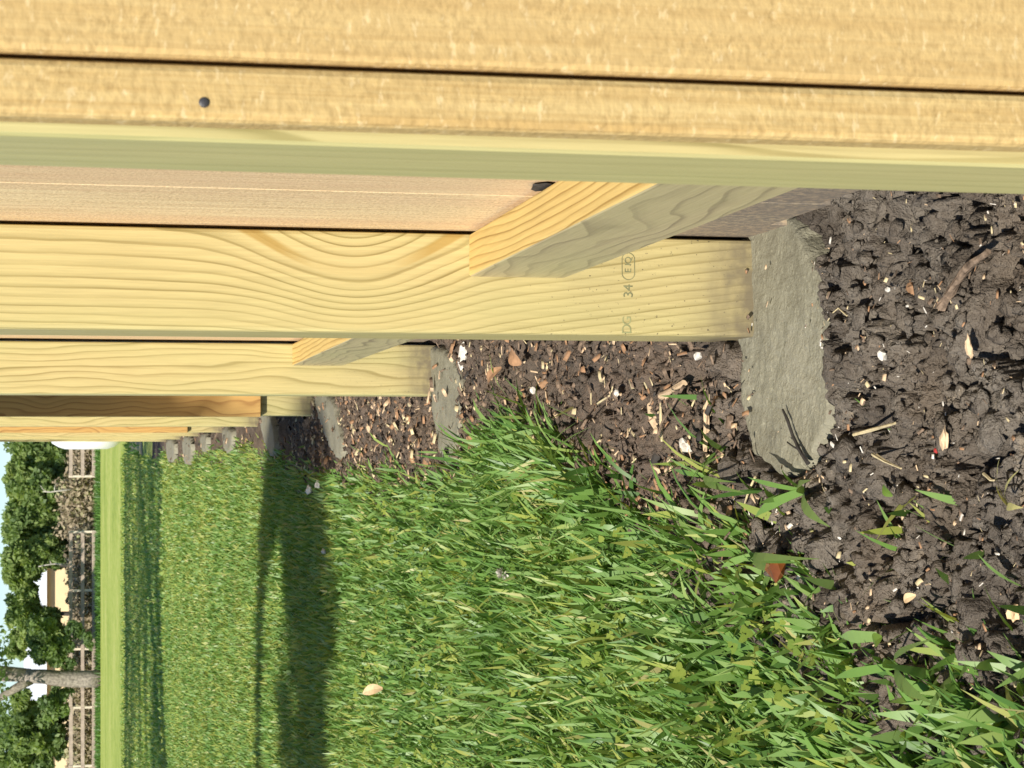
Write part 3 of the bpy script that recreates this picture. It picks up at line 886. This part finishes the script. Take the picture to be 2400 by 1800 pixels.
# the cream house behind the trees
HD = 112.0
a, b = Vector(bgp(233, 1330, HD)), Vector(bgp(233, 1900, HD))
house = tag(empty('cream_house', ((a.x + b.x) / 2, HD + 4, 0)), 'cream house with white metal roof glimpsed between the trees', 'house')
hw = (a.x - b.x) / 2
eave = bgp(108, 1500, HD)[2]; ridge = bgp(62, 1500, HD + 4)[2]
link('wall', box_mesh('wall', -hw, hw, -4, 4, -0.1, eave), m_cream, house)
me = bpy.data.meshes.new('roof')
o_ = 0.5
me.from_pydata([(-hw - o_, -4 - o_, eave - 0.05), (hw + o_, -4 - o_, eave - 0.05), (hw + o_, 0, ridge), (-hw - o_, 0, ridge), (-hw - o_, 4 + o_, eave - 0.05), (hw + o_, 4 + o_, eave - 0.05),
                (-hw - o_, -4 - o_, eave + 0.1), (hw + o_, -4 - o_, eave + 0.1), (hw + o_, 0, ridge + 0.15), (-hw - o_, 0, ridge + 0.15), (-hw - o_, 4 + o_, eave + 0.1), (hw + o_, 4 + o_, eave + 0.1)], [],
               [(0, 3, 2, 1), (3, 4, 5, 2), (6, 7, 8, 9), (9, 8, 11, 10), (0, 1, 7, 6), (1, 2, 8, 7), (2, 5, 11, 8), (5, 4, 10, 11), (4, 3, 9, 10), (3, 0, 6, 9)])
link('roof', me, m_roof, house)

# white tank peeking out past the far end of the fence
TD = 31.0
def tank():
    top, bot = Vector(bgp(106, 1045, TD)), Vector(bgp(292, 1045, TD))
    tip = Vector(bgp(200, 1053, TD))
    R = (top.z - bot.z) / 2
    root = tag(empty('white_tank', (tip.x + 0.9, TD + R, bot.z - 0.02)), 'round-ended white tank peeking past the far end of the fence', 'tank')
    prof = [(-0.9, 0.02), (-0.895, R * 0.55), (-0.86, R * 0.72), (-0.80, R * 0.88), (-0.70, R * 0.97), (-0.55, R), (1.2, R), (1.4, R * 0.9), (1.5, R * 0.6), (1.52, 0.02)]
    me = tube_mesh('shell', [[((x, 0, R), r) for x, r in prof]], 32)
    link('shell', me, m_tank, root)
    for x in (-0.35, 1.0):
        link('saddle', box_mesh('saddle', x - 0.1, x + 0.1, -R * 0.7, R * 0.7, -0.08, R * 0.35, 0.01), m_conc, root)
tank()

# ------------------------------------------------------------------ unseen trees, added and shaped to throw the long lawn shadows
def added_shade_tree(label, base, paths, clumps, seed):
    root = tag(empty('added_shade_tree', base), label, 'tree')
    link('trunk', tube_mesh('trunk', paths, 12, 0.06, seed), m_bark, root)
    crown('crown', clumps, 0.075, seed, m_tree, root)
def thrown(X, Y, h):
    """the point at height h whose shadow falls on the ground at (X, Y)"""
    k = h / math.tan(SUN_EL)
    return Vector((X - k * math.sin(SUN_AZ), Y - k * math.cos(SUN_AZ), h))
B = Vector((-5.2, -1.2, 0))
def rel(X, Y, h): return (thrown(X, Y, h) - B)[:]
r_ = lambda w: w * 0.5 * math.sin(SUN_EL)
path_main = [((0, 0, -0.2), 0.50), ((0.05, -0.1, 1.8), 0.42), (rel(-2.6, 5.3, 4.2), 0.207), (rel(-1.6, 5.25, 4.55), 0.186), (rel(-0.9, 5.28, 4.75), 0.179), (rel(-0.35, 5.25, 4.85), 0.171), (rel(0.1, 5.55, 4.9), 0.171), (rel(0.6, 5.9, 5.0), 0.26), (rel(1.5, 6.4, 5.2), 0.16)]
path_fork = [(rel(0.15, 5.6, 4.9), 0.26), (rel(-0.08, 6.2, 5.0), 0.15), (rel(-0.35, 6.62, 5.05), 0.11), (rel(-0.8, 6.75, 5.1), 0.09), (rel(-1.5, 6.8, 5.2), 0.03)]
path_up = [((0.05, -0.1, 1.6), 0.34), ((-0.9, 0.1, 3.4), 0.26), ((-2.0, 0.2, 5.4), 0.18), ((-2.6, 0.3, 7.0), 0.1)]
cl = []
for k in range(46):
    c = thrown(random.uniform(-2.3, 0.45), random.uniform(4.75, 5.85), random.uniform(4.5, 5.2)) - B
    cl.append((c[:], (0.30, 0.24, 0.16), 62, 0.45))
for k in range(40):
    cl.append(((random.uniform(-4.8, -1.6), random.uniform(-1.2, 1.6), random.uniform(5.4, 7.4)), (0.6, 0.6, 0.4), 160, 0.5))
added_shade_tree('big spreading tree left of and behind the viewer, its limb shading the lawn', B, [path_main, path_fork, path_up], cl, 61)
B2 = Vector((-7.4, 6.5, 0))
cl = []
for k in range(270):
    X, Y = random.uniform(-7.0, 1.6), 15.2 + 15.3 * random.random() ** 0.85
    c = thrown(X, Y, random.uniform(6.5, 9.5)) - B2
    cl.append((c[:], (0.75, 0.55, 0.30), 110, 0.5))
paths = [[((0, 0, -0.2), 0.55), ((0.1, 0, 2.5), 0.45), ((0.5, 0.6, 5.5), 0.36), ((1.2, 1.0, 8.4), 0.2)],
         [((0.1, 0, 3.0), 0.3), ((1.6, 3.5, 6.8), 0.2), ((2.6, 7.5, 8.0), 0.1)]]
added_shade_tree('tall tree left of the lawn throwing the far shadow over the track', B2, paths, cl, 62)

# ------------------------------------------------------------------ small things on the soil and in the grass
def gz(p, r=0.006):
    """top of the soil or concrete round a point"""
    gx, gy = np.meshgrid(np.linspace(p.x - r, p.x + r, 5), np.linspace(p.y - r, p.y + r, 5))
    h = float(soil_height(gx, gy).max())
    for P, top in zip(PADR, PAD_TOP):
        if abs(p.x - P[:, 0].mean()) < 0.3 and abs(p.y - P[:, 1].mean()) < 0.4 and inside_distance(P, np.array([p.x]), np.array([p.y]))[0] > 0: h = max(h, top + 0.003)
    return h

def ground_hit(px, py):
    h = 0.004
    for _ in range(4):
        p = on_ground(px, py, h); h = max(gz(p), -0.006)
    return on_ground(px, py, h)

def twig(name, pts_px, r0, r1, mat, label, cat='twig', lift=0.006, hs=None, branches=()):
    hc = sorted(ground_hit(*q).z for q in pts_px)[(2 * len(pts_px)) // 3] + r0 * 0.7
    P = []
    for i, q in enumerate(pts_px):
        h = hs[i] if hs else hc
        P.append(on_ground(*q, h if hs else hc))
    base = P[0].copy()
    n = len(P)
    paths = [[((p - base)[:], r0 + (r1 - r0) * i / (n - 1)) for i, p in enumerate(P)]]
    root = link(name, tube_mesh(name, paths, 8, 0.32, len(label), smooth=False), mat, loc=base)
    tag(root, label, cat)
    for b in branches:
        Q = [on_ground(*q, h) for q, h in b]
        link('side_twig', tube_mesh('side_twig', [[((p - base)[:], r1 * (1.0 - 0.4 * i / len(Q))) for i, p in enumerate(Q)]], 6, 0.1, 2), mat, root)
    return root

twig('twig', [(2206, 718), (2218, 700), (2228, 684), (2240, 664), (2256, 640), (2268, 628), (2284, 612), (2300, 601), (2316, 590)], 0.0034, 0.0023, m_twig, 'thick knobbly brown twig lying on the dark soil near the bottom of the fence',
     branches=[[((2226, 690), 0.012), ((2213, 680), 0.016)], [((2268, 628), 0.012), ((2268, 614), 0.018)]])
twig('dark_trace', [(1893, 1085), (1874, 1055), (1858, 1020), (1846, 985), (1834, 960)], 0.0022, 0.0009, m_dark_twig, 'thin dark forked stalk lying on the big concrete footing', 'stalk', hs=[0.010, 0.0115, 0.0115, 0.0115, 0.0115],  # thin dark forked mark, built as a tube close to the concrete
     branches=[[((1874, 1055), 0.0115), ((1858, 1046), 0.012), ((1845, 1036), 0.012)]])
twig('straw', [(2001, 1019), (2040, 1008), (2098, 992)], 0.0014, 0.0010, m_straw, 'straight pale straw on the soil just below the big concrete footing', 'straw')
twig('straw', [(2047, 1064), (2075, 1082), (2112, 1098)], 0.0016, 0.0006, m_straw, 'curved yellow straw blade on the bare soil away from the footing', 'straw')
twig('straw', [(2305, 1110), (2322, 1125), (2330, 1126)], 0.0010, 0.0006, m_straw, 'small hooked straw by the pale sprout at the lower right', 'straw')
twig('root_thread', [(1985, 740), (1965, 722), (1950, 735), (1940, 752)], 0.0006, 0.0004, m_straw, 'hair-thin curly root crossing the soil edge of the footing', 'root')
twig('twig', [(1648, 1270), (1675, 1310), (1700, 1260), (1710, 1248)], 0.0012, 0.0008, m_twig, 'slim grey stem standing at the grass edge left of the amber shard', 'twig', hs=[0.0, 0.012, 0.03, 0.034])
twig('twig', [(1548, 930), (1575, 915), (1604, 898)], 0.0035, 0.0028, m_chip, 'short stout tan stick on the mulch between the first two footings', 'stick')
twig('twig', [(1540, 1030), (1552, 990), (1580, 945), (1602, 905)], 0.0018, 0.0012, m_twig, 'long bent brown stick beside the stout tan stick', 'stick')
twig('twig', [(1552, 1035), (1549, 990), (1548, 945)], 0.0014, 0.0011, m_straw, 'upright bleached stick crossing the bent brown stick', 'stick')
twig('straw', [(1400, 946), (1432, 925), (1436, 905)], 0.0012, 0.0008, m_straw, 'bleached curved root on the mulch above the long grass', 'root')
twig('straw', [(1385, 912), (1385, 935), (1386, 948)], 0.0009, 0.0007, m_straw, 'tiny bleached twig next to the curved root', 'twig')
twig('straw', [(1770, 1118), (1756, 1150), (1744, 1185)], 0.0013, 0.0009, m_straw, 'bleached stem leaning over the mud at the grassy tip of the footing', 'stem')

def blob(name, px, py, sx, sy, sz, mat, label, cat, seed, rough=0.25, lift=0.0, sub=2):
    bm = bmesh.new()
    bmesh.ops.create_icosphere(bm, subdivisions=sub, radius=1.0)
    r = random.Random(seed)
    for v in bm.verts:
        k = 1 + rough * (r.random() - 0.5) * 2
        v.co = Vector((v.co.x * sx, v.co.y * sy, v.co.z * sz)) * k
    me = bpy.data.meshes.new(name); bm.to_mesh(me); bm.free()
    p = ground_hit(px, py); p.z += sz * 0.45 + lift
    o = link(name, me, mat, loc=p)
    o.rotation_euler = (r.uniform(-.3, .3), r.uniform(-.3, .3), r.uniform(0, 3))
    return tag(o, label, cat)

blob('white_stone', 1616, 1043, 0.0058, 0.010, 0.007, m_stone, 'white stone at the grass edge beside the bent brown stick', 'stone', 1)
blob('white_stone', 2072, 832, 0.0045, 0.0035, 0.003, m_stone, 'flat white chip on bare soil below the big footing', 'stone', 2)
blob('white_stone', 2084, 678, 0.0026, 0.002, 0.002, m_stone, 'tiny white pebble near the middle of the dark soil', 'pebble', 3)
blob('white_stone', 1640, 835, 0.003, 0.006, 0.004, m_stone, 'small white pebble against the lawn side of the swirl-grained post', 'pebble', 4)
blob('white_stone', 1522, 893, 0.004, 0.004, 0.003, m_stone, 'pale pebble right above the stout tan stick', 'pebble', 5)
blob('white_stone', 1252, 915, 0.005, 0.005, 0.004, m_stone, 'lone pale pebble on the mulch near the second footing', 'pebble', 6)
blob('white_stone', 1447, 920, 0.004, 0.005, 0.003, m_stone, 'pale pebble beside the bleached curved root', 'pebble', 7)
blob('white_stone', 755, 1148, 0.009, 0.013, 0.008, m_stone, 'larger white stone of a pair in the shaded grass', 'stone', 8, lift=0.03)
blob('white_stone', 775, 1135, 0.007, 0.010, 0.007, m_stone, 'smaller white stone of a pair in the shaded grass', 'stone', 9, lift=0.03)
blob('white_stone', 785, 1292, 0.006, 0.007, 0.006, m_stone, 'pale pebble at the near edge of the tree shadow', 'pebble', 10, lift=0.025)
blob('red_berry', 2197, 1056, 0.0020, 0.0022, 0.0018, m_red, 'tiny red berry on the bare soil below the straws', 'berry', 31, 0.08)
blob('wood_chip', 2215, 1030, 0.0035, 0.008, 0.002, m_chip, 'ragged pale chip just above the tiny red berry', 'wood chip', 32, 0.35)
blob('soil_lump', 1722, 1100, 0.013, 0.013, 0.010, m_soil, 'rounded soil lump at the grassy tip of the big footing', 'soil lump', 11, 0.12)
blob('wood_chip', 2140, 675, 0.006, 0.005, 0.003, m_brown_leaf, 'rusty brown bark chip near the tiny white pebble', 'bark chip', 12, 0.35)
blob('wood_chip', 2275, 815, 0.0028, 0.008, 0.0022, m_chip, 'slanting pinkish wood chip right of the flat white chip', 'wood chip', 13, 0.3)
blob('wood_chip', 2380, 1435, 0.005, 0.006, 0.004, m_tan_leaf, 'orange tan chip at the very bottom edge of the soil', 'wood chip', 14, 0.35)
blob('amber_glass', 1838, 1325, 0.016, 0.010, 0.007, m_amber, 'glossy amber brown glass shard among loose grass blades', 'glass shard', 15, 0.3, 0.004, 1)
blob('wood_chip', 1212, 995, 0.010, 0.016, 0.004, m_chip, 'pale wood chip at the tip of the long grass near the second footing', 'wood chip', 16, 0.3, 0.004)
blob('wood_chip', 1658, 1005, 0.004, 0.024, 0.003, m_chip, 'long splintered grey chip standing left of the big footing', 'wood chip', 17, 0.35)
blob('wood_chip', 1537, 985, 0.006, 0.020, 0.004, m_chip, 'flat pale wood splinter beside the upright bleached stick', 'wood chip', 18, 0.25)
blob('white_scrap', 1090, 832, 0.010, 0.022, 0.007, m_stone, 'whitish wood scrap at the picket foot by the second footing', 'wood scrap', 19, 0.25)

def leaf(name, px, py, length, width, yaw, tilt, mat, label, cat, lift=0.006, fold=0.25):
    n = 8
    Vv, Ff = [], []
    for i in range(n + 1):
        t = i / n
        w = width * 0.5 * math.sin(math.pi * min(1, t * 0.93 + 0.05)) ** 0.8
        z = 0.18 * length * math.sin(t * 3.0)
        Vv += [(-w, t * length, z + w * fold), (0, t * length, z), (w, t * length, z + w * fold)]
    for i in range(n):
        a = 3 * i
        Ff += [(a, a + 1, a + 4, a + 3), (a + 1, a + 2, a + 5, a + 4)]
    me = bpy.data.meshes.new(name); me.from_pydata(Vv, [], Ff)
    p = ground_hit(px, py); p.z += lift
    o = link(name, me, mat, loc=p)
    o.rotation_euler = (tilt, 0, yaw)
    return tag(o, label, cat)
leaf('dead_leaf', 938, 1612, 0.042, 0.022, 0.5, 1.0, m_tan_leaf, 'tan curled dead leaf lying on the open lawn', 'leaf', 0.034, 0.15)
leaf('dead_leaf', 1195, 862, 0.055, 0.018, 0.5, 0.1, m_brown_leaf, 'long brown dead leaf on the mulch by the second post', 'leaf', 0.012)
leaf('dead_leaf', 1243, 852, 0.038, 0.026, -0.7, 0.15, m_brown_leaf, 'short broad reddish leaf touching the long brown one', 'leaf', 0.012)
leaf('dead_leaf', 1135, 1035, 0.032, 0.026, 0.3, 0.2, m_brown_leaf, 'crumpled brown leaf at the lawn edge by the second footing', 'leaf', 0.012)
leaf('dead_leaf', 2165, 1395, 0.013, 0.007, 0.4, 0.3, m_tan_leaf, 'yellowish dry leaf scrap on soil beside the amber shard', 'leaf', 0.006)
leaf('green_leaf', 2092, 1492, 0.011, 0.011, 0.6, 0.2, m_clover, 'small round bright green seedling leaf alone on the lower soil', 'seedling', 0.008)
leaf('green_leaf', 2110, 1162, 0.012, 0.008, -0.8, 0.3, m_clover, 'tiny bent green leaf on the bare soil', 'seedling', 0.006)

def sprout(label, root_px, tips, mat, width, cat='sprout', lift=0.0):
    b = ground_hit(*root_px)
    root = tag(empty('grass_sprout', b), label, cat)
    for (px, py, h, wd) in tips:
        tip = on_ground(px, py, h + b.z)
        seg = 6
        mid = (b + tip) / 2 + Vector((0, 0, 0.35 * (tip - b).length * 0.5))
        d = (tip - b); side = Vector((d.y, -d.x, 0.0))
        side = side.normalized() if side.length > 1e-6 else Vector((1, 0, 0))
        side = (side + Vector((0, -0.4, 0.5))).normalized()
        Vv, Ff = [], []
        for i in range(seg + 1):
            t = i / seg
            c = b * (1 - t) ** 2 + mid * 2 * t * (1 - t) + tip * t * t - b
            w = wd * 0.5 * (0.7 + 0.6 * t if t < 0.55 else max(0.05, 1.03 * (1 - t) / 0.45))
            Vv += [(c - side * w)[:], (c + side * w)[:]]
        for i in range(seg): Ff.append((2 * i, 2 * i + 1, 2 * i + 3, 2 * i + 2))
        me = bpy.data.meshes.new('blade'); me.from_pydata(Vv, [], Ff)
        a = me.attributes.new('tint', 'FLOAT', 'POINT')
        a.data.foreach_set('value', np.full(len(Vv), random.uniform(0.3, 0.62), dtype=np.float32))
        link('blade', me, mat, root)
    return root
sprout('yellowed grass sprout with spread blades on bare soil', (2362, 1185), [(2343, 1072, 0.02, 0.006), (2390, 1100, 0.02, 0.005), (2336, 1115, 0.02, 0.004), (2398, 1190, 0.012, 0.006)], m_yellow_blade, 0.006)
sprout('broad green blades crossing the muddy tip of the big footing', (1885, 1150), [(1830, 1095, 0.03, 0.005), (1752, 1118, 0.026, 0.006), (1770, 1212, 0.016, 0.009), (1945, 1235, 0.018, 0.009), (1900, 1125, 0.03, 0.010)], m_grass, 0.008)
sprout('arched green blades around the amber glass shard', (1770, 1300), [(1920, 1310, 0.02, 0.008), (1880, 1320, 0.022, 0.007), (1690, 1330, 0.02, 0.007), (1840, 1345, 0.012, 0.009)], m_grass, 0.008)
sprout('single flat green blade lying on soil beside the seedling leaf', (2058, 1492), [(1970, 1492, 0.012, 0.012)], m_grass, 0.01, 'grass blade')
sprout('loose blades at the lowest grass edge beside the soil', (2100, 1560), [(2195, 1495, 0.03, 0.007), (2075, 1545, 0.03, 0.008), (1955, 1590, 0.02, 0.008), (2190, 1650, 0.016, 0.010)], m_grass, 0.008)
sprout('yellow-green tuft between the white stone and the big footing', (1655, 1115), [(1565, 1070, 0.03, 0.005), (1725, 1130, 0.02, 0.006), (1580, 1100, 0.012, 0.007), (1745, 1155, 0.012, 0.008), (1700, 1065, 0.02, 0.005)], m_grass, 0.006)
sprout('long blue-green blades fanning out over the mulch', (1330, 1110), [(1215, 1000, 0.05, 0.006), (1255, 985, 0.06, 0.007), (1350, 990, 0.06, 0.006), (1385, 1000, 0.05, 0.005), (1205, 1035, 0.04, 0.006)], m_grass, 0.007)

# the white clover head in the lawn
fl = on_ground(1185, 1345, 0.05)
flower = tag(empty('clover_flower', (fl.x, fl.y, 0)), 'single white clover flower in the lawn', 'flower')
link('stem', tube_mesh('stem', [[((0, 0, 0), 0.0008), ((0.002, 0, 0.03), 0.0007), ((0, 0, 0.05), 0.0007)]], 6), m_grass, flower)
Vv, Ff = [], []
for k in range(60):
    u = Vector((random.gauss(0, 1), random.gauss(0, 1), random.gauss(0.4, 1))).normalized()
    s = u.cross(Vector((0.3, 0.2, 1))).normalized() * 0.0018
    a = len(Vv)
    Vv += [(u * 0.003 + Vector((0, 0, 0.054)))[:], (u * 0.008 + s + Vector((0, 0, 0.054)))[:], (u * 0.0105 + Vector((0, 0, 0.054)))[:], (u * 0.008 - s + Vector((0, 0, 0.054)))[:]]
    Ff.append((a, a + 1, a + 2, a + 3))
me = bpy.data.meshes.new('petals'); me.from_pydata(Vv, [], Ff)
link('petals', me, m_stone, flower)

# clover and yellow leaves scattered through the lawn
def clover():
    Vl, Fl, Tl = [], [], []
    n = 0
    while n < 900:
        Y = 1.15 + 2.9 * random.random(); X = random.uniform(-0.2 * Y - 0.25, 0.05)
        if X > float(edge_x(np.array([Y]))[0]) - 0.01: continue
        if vnoise(np.array([X * 7.0 + 50]), np.array([Y * 7.0]))[0] < 0.42: continue
        n += 1
        z = random.uniform(0.025, 0.05); r0 = random.uniform(0.0026, 0.0046); yaw = random.uniform(0, 6.28); tn = random.random()
        tilt = Vector((random.uniform(-.5, .5), random.uniform(-.8, .2), 1)).normalized()
        ax = tilt.cross(Vector((0, 1, 0.01))).normalized(); ay = tilt.cross(ax)
        for k in range(random.choice((1, 3, 3))):
            w = yaw + k * 2.094
            c = Vector((X, Y, z)) + (ax * math.cos(w) + ay * math.sin(w)) * r0
            a = len(Vl)
            for j in range(7):
                q = w + 2 * math.pi * j / 7
                Vl.append((c + (ax * math.cos(q) + ay * math.sin(q)) * r0 * random.uniform(0.85, 1.1) + tilt * (0.002 * math.cos(2 * q)))[:])
                Tl.append(tn)
            Fl.append(tuple(range(a, a + 7)))
    me = np_mesh('clover', Vl, [i for f in Fl for i in f], [7] * len(Fl), tint=Tl)
    tag(link('clover', me, m_clover), 'pale clover leaves scattered through the near lawn', 'clover', kind='stuff')
clover()

# fine litter on the soil
def litter(name, n, smin, smax, mats, label, ylim, seed):
    r = random.Random(seed)
    Vl, Fl, mi = [], [], []
    k = 0
    while k < n:
        Y = ylim[0] + (ylim[1] - ylim[0]) * r.random() ** 1.2
        X = r.uniform(-0.3, 0.19)
        if X < float(edge_x(np.array([Y]))[0]) - 0.02: continue
        if r.random() < 0.85 and any(inside_distance(P, np.array([X]), np.array([Y]))[0] > 0 for P in PADR[:4] if abs(P[:, 1].mean() - Y) < 0.4): continue
        k += 1
        p = Vector((X, Y, 0)); p.z = gz(p, 0.002)
        L = r.uniform(smin, smax) * r.uniform(0.6, 1) * (1 if Y < 3 else 1.4); w = L * r.choice((0.12, 0.2, 0.35, 0.6)); t = w * 0.4
        R = Euler((r.uniform(-.5, .5), r.uniform(-.5, .5), r.uniform(0, 6.28))).to_matrix()
        a = len(Vl)
        for (x, y, z) in ((-1, -.8, -1), (1, -1, -1), (.8, 1, -1), (-1, 1, -1), (-.8, -.6, 1), (.9, -.8, 1), (.6, .8, 1), (-.9, .9, 1)):
            Vl.append((p + R @ Vector((x * L / 2, y * w / 2, z * t / 2)) + Vector((0, 0, 0.0035)))[:])
        for f in ((4, 5, 6, 7), (0, 1, 5, 4), (1, 2, 6, 5), (2, 3, 7, 6), (3, 0, 4, 7)):
            Fl.append(tuple(a + i for i in f)); mi.append(k % len(mats) if r.random() < 0.8 else 0)
    me = np_mesh(name, Vl, [i for f in Fl for i in f], [4] * len(Fl))
    for m in mats: me.materials.append(m)
    me.polygons.foreach_set('material_index', np.array(mi, dtype=np.int32))
    tag(link(name, me), label, 'litter', kind='stuff')
litter('soil_litter', 760, 0.0016, 0.0075, [m_twig, m_straw, m_brown_leaf, m_chip, m_stone], 'tiny straw and wood specks scattered over the bare soil', (1.05, 1.7), 3)
litter('mulch_litter', 3400, 0.003, 0.018, [m_twig, m_dark_twig, m_brown_leaf, m_twig, m_chip, m_brown_leaf, m_straw, m_twig], 'bark and wood bits mixed into the mulch along the fence', (1.65, 5.6), 4)
litter('far_mulch_litter', 260, 0.008, 0.022, [m_twig, m_brown_leaf, m_dark_twig, m_chip], 'pale wood bits along the far soil strip', (5.6, 13.5), 5)

# loose crumbs of earth on the soil
def crumbs(n, seed):
    r = np.random.default_rng(seed)
    bm = bmesh.new(); bmesh.ops.create_icosphere(bm, subdivisions=1, radius=1.0)
    bv = np.array([v.co[:] for v in bm.verts]); bf = np.array([[v.index for v in f.verts] for f in bm.faces]); bm.free()
    Y = 1.02 + 4.2 * r.random(n * 3) ** 1.9
    X = r.uniform(-0.34, 0.22, n * 3)
    e = edge_x(Y)
    keep = X > e - 0.02
    cl_ = fbm(X * 14, Y * 14, 2)
    keep &= r.random(n * 3) < sstep(0.3, 0.65, cl_)
    for P in PADR[:4]:
        near_ = np.abs(Y - P[:, 1].mean()) < 0.35
        d = np.full(Y.shape, -1.0); d[near_] = inside_distance(P, X[near_], Y[near_])
        keep &= (d < 0.014 * r.random(n * 3) ** 2) | (r.random(n * 3) < 0.035)
    X, Y = X[keep][:n], Y[keep][:n]
    m = len(X)
    Z = soil_height(X, Y)
    Z = np.maximum(Z, -0.02)
    sz = 0.0010 + 0.0046 * r.random(m) ** 3.2
    sz *= np.where(Y > 2.2, 1.3, 1.0)
    V3 = bv[None] * (1 + 0.35 * (r.random((m, len(bv), 1)) - 0.5) * 2) * sz[:, None, None] * r.uniform(0.65, 1.2, (m, 1, 3))
    V3 = V3 + np.stack([X, Y, Z + sz * 0.35], 1)[:, None, :]
    F3 = bf[None] + (np.arange(m) * len(bv))[:, None, None]
    me = np_mesh('soil_crumbs', V3.reshape(-1, 3), F3.reshape(-1, 3), np.full(m * len(bf), 3))
    tag(link('soil_crumbs', me, m_soil), 'loose crumbs of dark earth lying over the bare soil', 'soil crumbs', kind='stuff')
crumbs(9000, 8)

def clods(n, seed):
    r = np.random.default_rng(seed)
    bm = bmesh.new(); bmesh.ops.create_icosphere(bm, subdivisions=2, radius=1.0)
    bv = np.array([v.co[:] for v in bm.verts]); bf = np.array([[v.index for v in f.verts] for f in bm.faces]); bm.free()
    Vl, Fl, k = [], [], 0
    while k < n:
        Y = 1.03 + 0.85 * r.random(); X = r.uniform(-0.30, 0.24)
        if X < float(edge_x(np.array([Y]))[0]) - 0.01: continue
        d = max(float(inside_distance(P, np.array([X]), np.array([Y]))[0]) for P in PADR[:2])
        if d > 0.006: continue
        s = 0.0045 + 0.0075 * r.random() ** 2.0
        z = float(soil_height(np.array([X]), np.array([Y]))[0])
        o = r.random(3) * 50
        q = bv * 1.7
        nz = fbm(q[:, 0] + o[0] + q[:, 2], q[:, 1] + o[1] - q[:, 2], 4) - 0.5
        _, c_, t_ = worley(q[:, 0] * 1.3 + o[0] + q[:, 2] * 0.7, q[:, 1] * 1.3 + o[1] + q[:, 2] * 0.4)
        v = bv * (1 + 1.5 * nz + 0.4 * (c_ - 0.5) + 0.6 * t_)[:, None] * s * r.uniform(0.6, 1.35, 3) * np.array([1, 1, 0.7])
        Vl.append(v + np.array([X, Y, max(z, -0.016) - s * 0.08])); Fl.append(bf + k * len(bv)); k += 1
    F3 = np.concatenate(Fl)
    tag(link('soil_clods', np_mesh('soil_clods', np.concatenate(Vl), F3, np.full(len(F3), 3)), m_soil), 'dark moist clods of earth lying over the near bare soil', 'soil clods', kind='stuff')
clods(380, 9)
